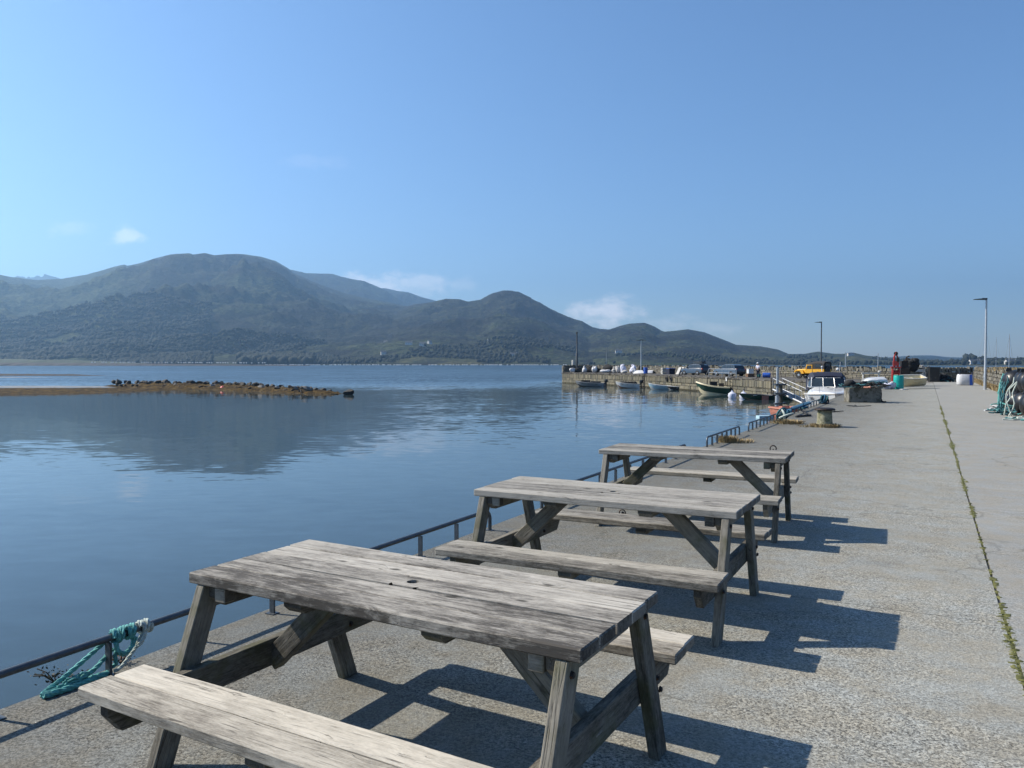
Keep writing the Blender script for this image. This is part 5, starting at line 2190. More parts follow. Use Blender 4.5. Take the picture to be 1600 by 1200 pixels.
# ------------------------------------------------------------------ person on the arm
def person():
    t = thing('person', 'person in a white cap, pale top and dark trousers standing at the harbour wall edge', 'person', (26.75, 85.6, 0), R(215))
    J = {'pelvis': (0, 0, .90, .125), 'spine': (0, 0, 1.10, .125), 'chest': (.02, 0, 1.30, .15), 'neck': (.04, 0, 1.45, .055), 'head': (.07, 0, 1.56, .085), 'crown': (.08, 0, 1.66, .07)}
    edges = [('pelvis', 'spine'), ('spine', 'chest'), ('chest', 'neck'), ('neck', 'head'), ('head', 'crown')]
    for sg, nm in ((1, 'l'), (-1, 'r')):
        J['sh' + nm] = (.02, sg * .18, 1.37, .06)
        J['el' + nm] = (.06 + (.06 if sg > 0 else 0), sg * .23, 1.11, .045)
        J['wr' + nm] = (.24, sg * .17, .99, .032)
        J['ha' + nm] = (.32, sg * .13, .97, .036)
        J['hip' + nm] = (0, sg * .09, .86, .10)
        J['kn' + nm] = (.03, sg * .10, .48, .065)
        J['an' + nm] = (-.01, sg * .11, .09, .045)
        J['to' + nm] = (.15, sg * .13, .035, .035)
        edges += [('chest', 'sh' + nm), ('sh' + nm, 'el' + nm), ('el' + nm, 'wr' + nm), ('wr' + nm, 'ha' + nm), ('pelvis', 'hip' + nm), ('hip' + nm, 'kn' + nm), ('kn' + nm, 'an' + nm), ('an' + nm, 'to' + nm)]
    def skin(names, grow, nm, mat):
        ids = {k: i for i, k in enumerate(names)}
        me = bpy.data.meshes.new(nm)
        me.from_pydata([J[k][:3] for k in names], [(ids[a], ids[b]) for a, b in edges if a in ids and b in ids], [])
        me.materials.append(mat)
        o = bpy.data.objects.new(nm, me)
        COL.objects.link(o)
        sk = o.modifiers.new('skin', 'SKIN')
        for k, i in ids.items():
            r = J[k][3] + grow
            me.skin_vertices[0].data[i].radius = (r, r)
        me.skin_vertices[0].data[0].use_root = True
        sk.use_smooth_shade = True
        sb = o.modifiers.new('sub', 'SUBSURF')
        sb.levels = sb.render_levels = 1
        o.parent = t
        return o
    body = skin(list(J), 0, 'body', M['skin'])
    skin(['chest', 'spine', 'pelvis', 'shl', 'shr', 'ell', 'elr'], .02, 'top', M['bag_lilac'])
    skin(['pelvis', 'hipl', 'hipr', 'knl', 'knr', 'anl', 'anr'], .018, 'trousers', M['navy'])
    mb = MB()
    mb.lathe([(.108, 1.60), (.11, 1.66), (.09, 1.72), (.03, 1.745)], (.075, 0, 0), 14)
    mb.box((.19, 0, 1.615), (.13, .16, .015))
    mb.build('cap', M['white'], t, smooth=True)
    for sg in (-1, 1):
        mb = MB()
        mb.ball((.06, sg * .12, .045), (.14, .055, .05), 10, 6)
        mb.build('shoe', M['rubber'], t, smooth=True)
    for sg in (-1, 1):
        mb = MB()
        for k in range(4):
            b_ = Vector((.335, sg * .13 + (k - 1.5) * .018, .965))
            mb.tube([b_, b_ + Vector((.04, 0, -.012)), b_ + Vector((.055 - abs(k - 1.3) * .006, 0, -.04))], [.010, .009, .006], 6)
        mb.tube([Vector((.315, sg * .10, .975)), Vector((.34, sg * .085, .96)), Vector((.365, sg * .085, .945))], [.011, .009, .007], 6)
        mb.build('fingers', M['skin'], body, smooth=True)
    mb = MB()
    mb.ball((.165, 0, 1.555), (.018, .014, .024), 6, 4)
    mb.build('nose', M['skin'], body)
    mb = MB()
    mb.lathe([(.095, 1.50), (.098, 1.56), (.094, 1.61)], (.055, 0, 0), 12)
    mb.build('hair', M['brown'], t, smooth=True)


person()
# ------------------------------------------------------------------ gear on the arm
def bag(label, x, y, w, h, mat, name='bulk_bag', d=None, yaw=None, cat='bag', group='sacks and bags along the pier end', tie=True):
    t = thing(name, label, cat, (x, y, 0), rnd.uniform(0, 1.5) if yaw is None else yaw, group)
    mb = MB()
    d = d or w * .8
    # a slumped load: overlapping lumps sitting on the ground
    mb.ball((0, 0, h * .42), (w * .5, d * .5, h * .46), 12, 8, jit=.10)
    for q in range(6):
        r_ = rnd.uniform(.24, .38)
        zz = rnd.uniform(.22, .72) * h
        mb.ball((rnd.uniform(-.30, .30) * w, rnd.uniform(-.28, .28) * d, zz), (w * r_, d * r_, min(h * r_ * 1.1, zz)), 9, 6, jit=.16)
    t.rotation_euler = (rnd.uniform(-.14, .14), rnd.uniform(-.14, .14), t.rotation_euler.z)
    mb.build('sack', mat, t, smooth=True, angle=60)
    if tie:
        mb = MB()
        mb.lathe([(w * .24, h * .95), (w * .13, h * 1.04), (w * .19, h * 1.10), (w * .05, h * 1.12)], (w * rnd.uniform(-.12, .12), w * rnd.uniform(-.12, .12), 0), 7)
        mb.build('neck', mat, t, smooth=True)
    return t


bag('round white sack at the outer end of the pier, leftmost in the row', 10.6, 138.2, 1.05, .72, M['bag_white'])
bag('small dark net bundle next to the leftmost white sack', 11.5, 138.3, 1.0, .95, M['net_black'], 'net_bundle', cat='net bundle', tie=False)
bag('white sack with dark stain in front of black nets near the pier end', 12.7, 137.6, 1.0, 1.05, M['bag_white'])
bag('low long black net bundle against the wall near the pier end', 14.2, 138.8, 2.6, 1.25, M['net_black'], 'net_bundle', d=.9, yaw=R(-25), cat='net bundle', tie=False)
bag('white sack standing left of the black net heap', 14.1, 134.9, 1.05, 1.05, M['bag_white'])
bag('long low pale tarpaulin roll before the black nets', 15.9, 134.0, 1.9, .6, M['bag_white'], 'tarpaulin_roll', d=.7, yaw=R(-10), cat='tarpaulin', tie=False)
bag('black net heap behind the pale tarpaulin roll', 16.7, 136.2, 2.5, 1.3, M['net_black'], 'net_bundle', d=.9, yaw=R(-40), cat='net bundle', tie=False)
bag('grey sack with loose neck in the middle of the row', 17.1, 131.4, 1.0, .95, M['bag_grey'])
bag('brownish sack beside the tallest white bag', 17.7, 130.3, .9, 1.1, M['bag_grey'])
bag('tallest white bag in the row with peaked neck', 18.3, 129.2, 1.0, 1.35, M['bag_lilac'])
bag('low lilac grey sack in front of the tallest white bag', 18.2, 127.2, 1.2, .55, M['bag_grey'], tie=False)
bag('white bag with blue cover next to the black standing roll', 19.6, 127.8, 1.15, 1.3, M['bag_lilac'])
bag('small white bag in front of the blue covered one', 19.5, 125.6, .9, .7, M['bag_white'])
bag('black standing roll between the white bags and the upturned boat', 20.6, 127.4, .55, 1.3, M['net_black'], 'net_roll', cat='net roll', tie=False)


def upturned(label, loc, yaw, L, B, mat, group=None, roll=PI, fb=(.45, .55)):
    t = thing('upturned_dinghy', label, 'dinghy', loc, yaw, group)
    S = hull_sections(L, B, fb[0], fb[1], 0, transom=.85)
    mb = MB()
    boat_shell(mb, S)
    rot = Matrix.Rotation(roll, 4, 'X')
    o = mb.build('hull', mat, t, smooth=True)
    o.data.transform(rot)
    mb = MB()
    gunwale(mb, S, .04)
    o2 = mb.build('gunwale', M['bag_grey'], t, smooth=True)
    o2.data.transform(rot)
    return t


upturned('upturned grey white dinghy left of the pale lamp post', (22.2, 123.9, .52), R(160), 3.2, 1.5, M['bag_white'])
bag('dark covered engine at the right end of the upturned dinghy', 20.9, 124.2, .7, .75, M['net_black'], 'covered_engine', cat='engine', tie=False)


def barrel(label, x, y, r, h, mat, name='barrel', cat='barrel', group=None, lying=None):
    t = thing(name, label, cat, (x, y, 0), 0, group)
    rot = None
    c = (0, 0, 0)
    if lying is not None:
        rot = Matrix.Rotation(lying, 3, 'Z') @ Matrix.Rotation(PI / 2, 3, 'Y')
        c = (0, 0, r)
    mb = MB()
    mb.lathe([(r * .9, 0), (r, .03), (r * 1.0, h * .31), (r * 1.05, h * .33), (r * 1.05, h * .36), (r, h * .38), (r, h * .62), (r * 1.05, h * .64), (r * 1.05, h * .67), (r, h * .69), (r, h - .05), (r * .93, h)], c, 24, rot=rot)
    mb.build('drum', mat, t, smooth=True)
    if lying is None:
        mb = MB()
        mb.lathe([(r * .96, h - .01), (r * .98, h + .03), (r * .9, h + .035), (r * .88, h + .012)], c, 24)
        mb.build('rim', mat, t, smooth=True)
    return t


barrel('blue plastic barrel right of the pale lamp post on the pier arm', 20.75, 122.3, .33, .95, M['blue_plastic'])
pd = barrel('white drum standing on the end wall beside the dark light pole', 11.0, 141.25, .3, .85, M['white_dirty'], 'drum', 'drum')
pd.location.z = 1.31
t = thing('crate_stack', 'stack of white fish crates against the parapet', 'crates', (22.6, 117.2, 0), R(20))
for k in range(4):
    mb = MB()
    mb.box((rnd.uniform(-.04, .04), 0, .09 + k * .24), (.75, .5, .16))
    mb.box((0, 0, .185 + k * .24), (.82, .56, .035))
    mb.build('crate', M['white_dirty'], t)
t = thing('fish_tub', 'dark blue lidded tub beside the white crates', 'tub', (23.35, 115.9, 0), R(20))
mb = MB()
mb.box((0, 0, .42), (.95, .8, .82), taper=1.08)
mb.build('tub', M['navy'], t)
mb = MB()
mb.box((0, 0, .86), (1.06, .9, .07))
mb.build('lid', M['blue_plastic'], t)
for k in range(5):
    t = thing('leaning_board', ('leftmost grey leaning board beside the dark blue tub', 'second leaning board from the dark blue tub, dirty white', 'middle leaning board of five, concrete grey', 'fourth leaning board from the blue tub, pale grey', 'rightmost leaning board, next to the parked estate car')[k], 'board', (23.7 + k * .32, 112.9 - k * .12, 0), R(15), 'grey boards leaning left of the parked car')
    mb = MB()
    mb.box((.25, 0, .52), (.12, .8, 1.12), Matrix.Rotation(.45, 3, 'Y'))
    mb.build('panel', (M['bag_grey'], M['white_dirty'], M['block'])[k % 3], t)
    mb = MB()
    mb.box((.25, 0, .52), (.03, .86, 1.16), Matrix.Rotation(.45, 3, 'Y'))
    mb.build('edge_strip', M['block'], t)

t = thing('cool_box', 'white cool box on a brown crate left of the standing person', 'box', (28.0, 92.6, .42), R(10))
mb = MB()
mb.box((0, 0, .24), (.62, .5, .48))
mb.build('case', M['white'], t)
mb = MB()
mb.box((0, 0, .52), (.66, .54, .07))
mb.build('lid', M['white'], t)
t = thing('crate', 'brown crate under the white cool box', 'crate', (28.0, 92.6, 0), R(10))
for k in range(3):
    mb = MB()
    mb.box((0, 0, .07 + k * .135), (.85, .6, .115))
    mb.build('slat', M['brown'], t)
mb = MB()
mb.box((0, 0, .2), (.78, .54, .39))
mb.build('core', M['net_black'], t)
barrel('blue barrel lying on its side behind the standing person', 28.3, 88.8, .28, .8, M['blue_plastic'], lying=R(-30))
bag('small green and blue bag beside the lying blue barrel', 27.6, 88.2, .45, .5, M['teal'], 'kit_bag', group=None)

# guard rail and ladders on the harbour edge
t = thing('guard_rail', 'white tubular guard rail at the harbour edge in front of the right parked car', 'rail', (0, 0, 0))
pa, pb = Vector((23.9, 95.6, 0)), Vector((25.2, 88.5, 0))
d = (pb - pa)
for z in (.5, .95):
    mb = MB()
    mb.tube([pa + Vector((0, 0, z)), pb + Vector((0, 0, z))], .035, 6)
    mb.build('rail_bar', M['galv'], t)
for k in range(5):
    p = pa + d * k / 4
    mb = MB()
    mb.tube([p, p + Vector((0, 0, .97))], .035, 6)
    mb.build('post', M['galv'], t)
mb = MB()
mb.tube([pa + Vector((0, 0, .95)), pa - d * .14 + Vector((0, 0, .02))], .03, 6)
mb.build('stay', M['galv'], t)


def wall_point(y):
    for a, b in zip(ARM_E[1:-1], ARM_E[2:]):
        if a[1] <= y <= b[1]:
            f = (y - a[1]) / (b[1] - a[1])
            p = Vector((a[0] + (b[0] - a[0]) * f, y, 0))
            dd = Vector((b[0] - a[0], b[1] - a[1], 0)).normalized()
            return p, dd, Vector((-dd.y, dd.x, 0))


for y, lab in ((115.0, 'dark iron ladder down the harbour wall left of the pale blue boat'), (80.3, 'steel ladder down the harbour wall behind the tilted outboard')):
    p, dd, nn = wall_point(y)
    t = thing('wall_ladder', lab, 'ladder', (0, 0, 0), 0, 'ladders on the harbour wall')
    for sg in (-1, 1):
        q = p + dd * sg * .22 + nn * .16
        mb = MB()
        mb.tube([q + Vector((0, 0, -2.6)), q + Vector((0, 0, .1)), q - nn * .3 + Vector((0, 0, .12))], .04, 6)
        mb.build('stile', M['dark_iron'], t)
    mb = MB()
    for k in range(8):
        q = p + nn * .16 + Vector((0, 0, -2.3 + k * .3))
        mb.tube([q - dd * .22, q + dd * .22], .025, 5)
    o = mb.build('rungs', M['dark_iron'], t)
    o['kind'] = 'stuff'
for dy, lab in ((0, 'left one of two black tyres hung on the harbour wall'), (1.3, 'right one of two black tyres hung on the harbour wall')):
    p, dd, nn = wall_point(108.2 - dy)
    t = thing('tyre_fender', lab, 'tyre', p + nn * .22 + Vector((0, 0, -.5)), 0, 'tyre fenders on the harbour wall')
    rot = Matrix((dd, Vector((0, 0, 1)), nn)).transposed()
    mb = MB()
    mb.tube([rot @ Vector((math.cos(2 * PI * k / 18) * .26, math.sin(2 * PI * k / 18) * .26, 0)) for k in range(18)], .11, 8, closed=True)
    mb.build('tyre', M['rubber'], t, smooth=True)
    mb = MB()
    mb.tube([(0, 0, .28), Vector((0, 0, .5)) - nn * .15], .02, 5)
    mb.build('sling', M['rope_black'], t)
p, dd, nn = wall_point(91.3)
t = thing('wall_sign', 'small blank white sign on the harbour wall above the green fishing boat', 'sign', p + nn * .17 + Vector((0, 0, -.22)), 0)
rot = Matrix((dd, nn, Vector((0, 0, 1)))).transposed()
mb = MB()
mb.box((0, 0, 0), (.42, .02, .42), rot)
mb.build('board', M['white'], t)
mb = MB()
mb.box(nn * -.03, (.46, .02, .46), rot)
mb.build('backing', M['galv'], t)

# ------------------------------------------------------------------ lamp posts and poles
def lamp_post(label, x, y, h, yaw, r=.075, arm=.62, double=False, mat='galv', group='lamp posts on the quay'):
    t = thing('lamp_post', label, 'lamp post', (x, y, 0), yaw, group)
    mb = MB()
    mb.lathe([(r * 1.9, 0), (r * 1.9, .02), (r * 1.25, .03), (r * 1.25, .9), (r, 1.0), (r * .72, h)], (0, 0, 0), 14)
    mb.build('pole', M[mat], t, smooth=True)
    for sg in ((1, -1) if double else (1,)):
        mb = MB()
        mb.box((-.09 * sg, 0, h - .03), (.26, .11, .12))
        mb.build('bracket', M['lamp_head'], t)
        mb = MB()
        a = -.12 * sg
        mb.prism([(a, h + .02), (a - arm * .55 * sg, h - .01), (a - arm * .95 * sg, h - .035), (a - arm * .95 * sg, h - .07), (a, h - .08)], -.12, .12, axis='y')
        mb.build('lamp_head', M['lamp_head'], t)
    mb = MB()
    mb.box((-r * 1.24, 0, .62), (.02, .09, .3))
    mb.build('access_door', M[mat], t)
    return t


lamp_post('tall galvanised lamp post by the roadside wall, nearest of the lamp posts', 29.2, 48.6, 5.62, R(-12))
lamp_post('dark lamp post rising behind the yellow off-road vehicle', 34.6, 88.2, 6.25, R(-8), mat='lamp_head')
lamp_post('slim pale lamp post with twin heads among the bags on the pier arm', 20.7, 126.4, 5.35, R(0), r=.085, arm=.7, double=True)
t = thing('light_pole', 'dark thin navigation light pole at the outer end of the pier arm', 'light pole', (11.6, 140.9, 0))
mb = MB()
mb.lathe([(.30, 0), (.30, .02), (.20, .05), (.19, 3.4), (.13, 3.5), (.10, 6.9)], (0, 0, 0), 12)
mb.build('pole', M['lamp_head'], t, smooth=True)
mb = MB()
mb.lathe([(.14, 6.9), (.16, 7.0), (.14, 7.2), (.05, 7.25)], (0, 0, 0), 10)
mb.build('lantern', M['lamp_head'], t, smooth=True)


def far_yacht(label, x, y, mast, hull_mat, spreaders=True, L=8, yaw=0.0, r=.07):
    t = thing('yacht', label, 'yacht', (x, y, WATER), yaw, 'masts of yachts moored beyond the walls')
    S = hull_sections(L, L * .3, .85, 1.15, -.4, transom=.6)
    mb = MB()
    boat_shell(mb, S)
    mb.build('hull', hull_mat, t, smooth=True)
    mb = MB()
    secs = []
    for q in S:
        secs.append([(q[0], -q[1], q[2]), (q[0], 0, q[2] + .12), (q[0], q[1], q[2])])
    mb.loft(secs, closed=False, caps=False)
    mb.box((L * .45, 0, 1.2), (L * .35, L * .16, .5), taper=.8)
    mb.build('deck', M['white'], t)
    mb = MB()
    mb.lathe([(r, .8), (r, mast * .7), (r * .6, mast)], (L * .52, 0, 0), 8)
    m_ = mb.build('mast', M['galv'], t, smooth=True)
    if spreaders:
        mb = MB()
        mb.tube([(L * .52, -.9, mast * .42), (L * .52, .9, mast * .42)], .04, 5)
        mb.tube([(L * .52, 0, mast), (L * .98, 0, 1.1)], .012, 4)
        mb.tube([(L * .52, 0, mast), (0, 0, 1.0)], .012, 4)
        for sg in (-1, 1):
            mb.tube([(L * .52, 0, mast * .95), (L * .52, sg * .9, mast * .42), (L * .52, sg * 1.1, 1.0)], .012, 4)
        mb.build('rigging', M['steel_grey'], m_)


far_yacht('moored yacht whose tall mast shows left of the nearest lamp post', 144.0, 245, 14.9, M['white'], yaw=R(20))
far_yacht('moored yacht with a stout mast at the right edge beyond the grassy bank', 133.5, 214, 11.6, M['white'], yaw=R(40), r=.09)
far_yacht('moored yacht with a leaning thin mast just left of the stout one', 136.5, 222, 11.0, M['navy'], yaw=R(60), r=.05)
far_yacht('small sailing boat behind the parapet with a short white mast above the cruiser', 54.6, 133, 5.5, M['white'], False, 5, R(30), .09)
far_yacht('small sailing boat behind the parapet with a short white mast beside the red winch', 60.6, 134, 5.3, M['white'], False, 5, R(30), .08)
far_yacht('small sailing boat beyond the pier end sacks with a faint thin mast', 18.3, 158, 6.9, M['grey_boat'], True, 5, R(70), .04)

# ------------------------------------------------------------------ gear at the root of the quay
bl = thing('concrete_block', 'large weathered concrete block at the quay edge with nets heaped on it', 'block', (14.75, 32.95, 0), R(-9))
mb = MB()
me = chamfer_mesh('mass', 1.28, .85, .62, .03, M['block'], segs=2)
o = bpy.data.objects.new('mass', me)
COL.objects.link(o)
o.parent = bl
o.location = (0, .3, .31)
mb = MB()
for sg in (-1, 1):
    mb.tube([(sg * .3 - .1, .3, .61), (sg * .3 - .1, .3, .70), (sg * .3 + .1, .3, .70), (sg * .3 + .1, .3, .61)], .02, 6)
mb.build('lifting_eye', M['dark_iron'], bl)
h = heap('net_heap', 'heap of dark net and green rope lying on the concrete block', 'net', (14.85, 33.3, .62), [M['net_black'], M['rope_dark'], M['net_black']], 34, (.42, .26), .34)
h = heap('rope_heap', 'small orange and black rope heap on the front edge of the concrete block', 'rope', (14.95, 32.95, .62), [M['orange'], M['rope_black']], 9, (.16, .1), .06)
mb = MB()
rope_pts = [(15.3, 33.25, .66), (15.42, 33.1, .66), (15.46, 33.0, .5), (15.42, 32.95, .3), (15.46, 32.95, .12), (15.5, 32.9, .03), (15.62, 32.85, .03)]
rope_mesh(mb, rope_pts, .035)
rope_mesh(mb, [(15.2, 33.4, .67), (15.40, 33.2, .68), (15.50, 33.05, .4), (15.45, 33.0, .04)], .03)
tag(mb.build('hanging_rope', M['rope_black'], smooth=True), 'thick black rope hanging down the right end of the concrete block', 'rope')
mb = MB()
mb.ball((14.3, 33.3, .78), (.24, .2, .16), 10, 7, jit=.12)
tag(mb.build('net_bundle', M['net_black'], smooth=True), 'round black net bundle on the left of the concrete block', 'net bundle')

# trestle, dinghies, barrel, winch, rack
t = thing('trestle', 'white painted metal trestle behind the concrete block', 'trestle', (24.7, 54.2, 0), R(-10))
mb = MB()
mb.box((0, 0, .95), (1.2, .12, .09))
mb.build('top_bar', M['white_dirty'], t)
for sg in (-1, 1):
    mb = MB()
    mb.tube([(sg * .5, 0, .93), (sg * .55, -.25, 0)], .035, 6)
    mb.tube([(sg * .5, 0, .93), (sg * .55, .25, 0)], .035, 6)
    mb.build('leg_pair', M['white_dirty'], t)
mb = MB()
mb.ball((.55, 0, 1.06), (.12, .1, .08), 8, 6)
mb.build('end_knob', M['white_dirty'], t)

dg_ = upturned('white dinghy propped on its side beyond the concrete block', (24.4, 51.2, .55), R(196), 1.7, 1.0, M['white'], roll=R(125))
bag('white sack beside the teal barrel', 23.95, 49.6, .5, .45, M['bag_white'], group=None)
bag('lilac grey sack in front of the propped white dinghy', 23.55, 49.4, .55, .42, M['bag_lilac'], group=None, tie=False)
mb = MB()
mb.box((24.2, 48.6, .03), (.5, .25, .03), Matrix.Rotation(.4, 3, 'Z'), jit=.02)
tag(mb.build('plastic_sheet', M['bag_white']), 'crumpled white plastic on the deck at the foot of the teal barrel', 'litter')
barrel('teal plastic barrel standing on the deck below the red winch', 24.5, 49.9, .30, .84, M['teal'])
dh, _ = open_boat('dinghy', 'cream dinghy tipped towards the water right of the teal barrel', (26.7, 49.9, .2), R(168), 1.7, 1.1, M['cream'], M['cream'], M['white_dirty'], fb=(.62, .72), keel=0, thwarts=(.4,))
dh.rotation_euler = (R(-12), R(3), R(176))
dh.location = (26.75, 51.2, .16)

w_ = thing('hauling_winch', 'rusty red hauling winch on a tall red frame', 'winch', (26.6, 54.6, 0), R(-20))
mb = MB()
for sx in (-.22, .22):
    for sy in (-.25, .25):
        mb.tube([(sx, sy, 0), (sx * .9, sy * .9, 1.35)], .045, 6)
mb.box((0, 0, 1.36), (.62, .66, .08))
mb.box((0, 0, .35), (.56, .6, .06))
mb.build('frame', M['red'], w_)
mb = MB()
rot = Matrix.Rotation(PI / 2, 3, 'Y')
mb.lathe([(.3, -.22), (.3, -.18), (.15, -.16), (.15, .16), (.3, .18), (.3, .22)], (.02, 0, 1.0), 16, rot=rot)
mb.build('drum', M['red'], w_)
mb = MB()
mb.tube([(-.12, 0, 1.38), (-.10, 0, 2.1), (.0, 0, 2.42)], [.07, .06, .04], 8)
mb.tube([(.14, .05, 1.38), (.12, .05, 2.0), (.05, .02, 2.2)], [.06, .06, .04], 8)
mb.box((0, 0, 1.62), (.36, .3, .34))
mb.build('boom', M['red'], w_)
mb = MB()
mb.lathe([(.06, 0), (.14, .02), (.14, .08), (.06, .1)], (.0, .06, 2.3), 12, rot=Matrix.Rotation(PI / 2, 3, 'X'))
mb.box((.12, -.1, 1.88), (.16, .2, .3))
mb.build('sheave', M['dark_iron'], w_)
en = thing('winch_engine', 'dark blue engine block standing right beside the red winch frame', 'engine', (27.6, 55.4, 0), R(-20))
mb = MB()
mb.box((0, 0, .65), (.6, .7, 1.3), jit=.03)
mb.box((0, 0, 1.55), (.5, .5, .5), jit=.05)
mb.build('engine_block', M['dark_iron'], en)
mb = MB()
mb.tube([(.1, 0, 1.7), (.12, 0, 2.05), (.3, 0, 2.15)], .05, 8)
mb.build('exhaust', M['dark_iron'], en)

pt = thing('pallet_stack', 'stack of grey pallets carrying the big black net heap', 'pallets', (29.2, 57.6, 0), R(-15))
for k in range(7):
    mb = MB()
    for q in range(5):
        mb.box((-.5 + q * .25, 0, .13 + k * .145), (.16, 1.1, .03))
    for q in (-1, 0, 1):
        mb.box((0, q * .48, .06 + k * .145), (1.16, .1, .1))
    mb.build('pallet', M['wood_frame'], pt)
mb = MB()
for k in range(22):
    mb.ball((rnd.uniform(-.3, .3), rnd.uniform(-.25, .25), .15 + rnd.random() * .62), (rnd.uniform(.2, .32), rnd.uniform(.2, .3), rnd.uniform(.14, .24)), 8, 5, jit=.25)
mb.ball((0, 0, .4), (.48, .45, .5), 10, 7, jit=.12)
tag(mb.build('net_heap', M['net_black'], loc=(29.2, 57.6, 1.07), smooth=True), 'tall black net heap on the grey pallets, between the red winch and the rack', 'net')

rk = thing('gear_rack', 'pale metal rack of fishing gear with floats on top', 'rack', (35.6, 69.6, 0), R(-18))
for sx in (-.75, .75):
    for sy in (-.3, .3):
        mb = MB()
        mb.tube([(sx, sy, 0), (sx, sy, 1.32)], .035, 6)
        mb.build('upright', M['galv'], rk)
for z in (.5, .88, 1.25):
    mb = MB()
    mb.box((0, 0, z), (1.6, .7, .04))
    mb.build('shelf', M['white_dirty'], rk)
for k, (x, z, w, hgt, mt) in enumerate(((-.4, .66, .6, .26, 'brown'), (.3, .65, .7, .24, 'white_dirty'), (-.35, 1.03, .5, .24, 'net_black'), (.35, 1.02, .6, .22, 'bag_grey'))):
    t = thing('gear_box', 'box of fishing gear on the %s shelf of the rack, %s side' % ('lower' if k < 2 else 'upper', 'left' if x < 0 else 'right'), 'box', (35.6 + x * .95, 69.6 - x * .31, z - .14), R(-18))
    mb = MB()
    mb.box((0, 0, hgt / 2), (w, .5, hgt), taper=1.06)
    mb.build('case', M[mt], t)
    mb = MB()
    mb.box((0, 0, hgt), (w + .08, .56, .03))
    mb.build('rim', M[mt], t)
t = thing('round_float', 'large white round float on top of the gear rack', 'float', (35.2, 69.7, 1.27))
mb = MB()
mb.lathe([(.05, 0), (.2, .03), (.30, .15), (.31, .28), (.22, .42), (.08, .48), (.07, .54)], (0, 0, 0), 16)
mb.build('float', M['white_dirty'], t, smooth=True)
heap('rope_coil', 'dark rope coil on top of the gear rack beside the white float', 'rope', (36.0, 69.4, 1.28), [M['rope_black'], M['bag_grey']], 16, (.3, .2), .2)
t = thing('stowage_bin', 'black lidded bin right of the gear rack', 'bin', (36.95, 69.0, 0), R(-18))
mb = MB()
mb.box((0, 0, .62), (.75, .8, 1.24), taper=1.04)
mb.build('bin', M['black_plastic'], t)
mb = MB()
mb.box((0, 0, 1.27), (.86, .9, .06))
mb.build('lid', M['black_plastic'], t)
heap('net_heap', 'sloping dark green net heap right of the black bin', 'net', (38.0, 69.4, 0), [M['net_black'], M['rope_dark'], M['rope_black']], 60, (.75, .5), .9)

# bulk bag by the wall
bb = thing('bulk_bag', 'large white bulk bag with blue stripe against the roadside wall', 'bag', (33.6, 58.4, 0), R(-20))
mb = MB()
secs = []
for f, k in ((0, .9), (.1, 1.02), (.5, 1.06), (.85, 1.0), (1, .9)):
    secs.append([(.52 * k * math.copysign(abs(math.cos(a)) ** .5, math.cos(a)), .45 * k * math.copysign(abs(math.sin(a)) ** .5, math.sin(a)), .82 * f + rnd.uniform(-.02, .02)) for a in [2 * PI * (q + .5) / 16 for q in range(16)]])
mb.loft(secs)
mb.build('sack', M['bag_white'], bb, smooth=True, angle=60)
mb = MB()
mb.prism([(.22, .02), (.42, .02), (.36, .80), (.2, .80)], -.50, -.485, axis='y')
mb.build('stripe', M['blue_plastic'], bb)
for sg in (-1, 1):
    mb = MB()
    mb.tube([(sg * .4, -.35, .8), (sg * .42, -.2, .95), (sg * .4, 0, .8)], .03, 5)
    mb.build('lifting_loop', M['navy'], bb)

# ------------------------------------------------------------------ black mussel floats stacked at the right
def big_float(label, s_, t0, z, l=1.75, r=.38, dyaw=0.0):
    x, y = st(s_, t0)
    t = thing('mussel_drum', label, 'float', (x, y, z), math.atan2(-SA, CA) + dyaw, 'black mussel floats stacked by the wall')
    rot = Matrix.Rotation(PI / 2, 3, 'Y')
    mb = MB()
    prof = [(.02, -.06), (r * .35, -.05), (r * .72, .02), (r * .93, .13), (r, .28)]
    for k in range(1, 6):
        xx = .28 + (l - .56) * k / 6
        prof += [(r, xx - .03), (r * .975, xx), (r, xx + .03)]
    prof += [(r, l - .28), (r * .93, l - .13), (r * .72, l - .02), (r * .35, l + .05), (.02, l + .06)]
    mb.lathe(prof, (0, 0, 0), 24, rot=rot)
    mb.build('drum', M['black_plastic'], t, smooth=True, angle=50)
    for xx in (.12, l - .12):
        mb = MB()
        mb.prism([(-.1, r * .86), (.1, r * .86), (.06, r * 1.16), (-.06, r * 1.16)], -.03, .03, axis='y', off=(xx, 0, 0))
        mb.build('lug', M['black_plastic'], t)
    return t


k = 0
names = ['nearest', 'second', 'third', 'fourth', 'farthest']
for q in range(5):
    big_float('%s black mussel float in the bottom row of the stack' % names[q], 28.0 + q * .86, 2.30 + (4 - q) * .06 + rnd.uniform(-.08, .12), .39, dyaw=rnd.uniform(-.06, .06))
for q in range(4):
    big_float('%s black mussel float in the top row of the stack' % (names[q] if q < 3 else 'farthest'), 28.45 + q * .86, 2.24 + (4 - q) * .06 + rnd.uniform(-.12, .2), 1.04, dyaw=rnd.uniform(-.08, .08))


def drape(mb, s0, t0, n, r, z0=1.45, rr=.02):
    for k in range(n):
        s_ = s0 + rnd.uniform(-r, r)
        pts = []
        tt = t0 + rnd.uniform(-.04, .10)
        z = z0 + rnd.uniform(-.25, .05)
        while z > .04:
            x, y = st(s_ + rnd.uniform(-.06, .06), tt + rnd.uniform(-.05, .04) - (.10 if z < 1.0 else 0))
            pts.append((x, y, z))
            z -= rnd.uniform(.14, .26)
            tt -= rnd.uniform(-.02, .05)
        x, y = st(s_ + rnd.uniform(-.2, .2), tt - rnd.uniform(.0, .3))
        pts.append((x, y, .03))
        mb.tube(pts, rr, 5)


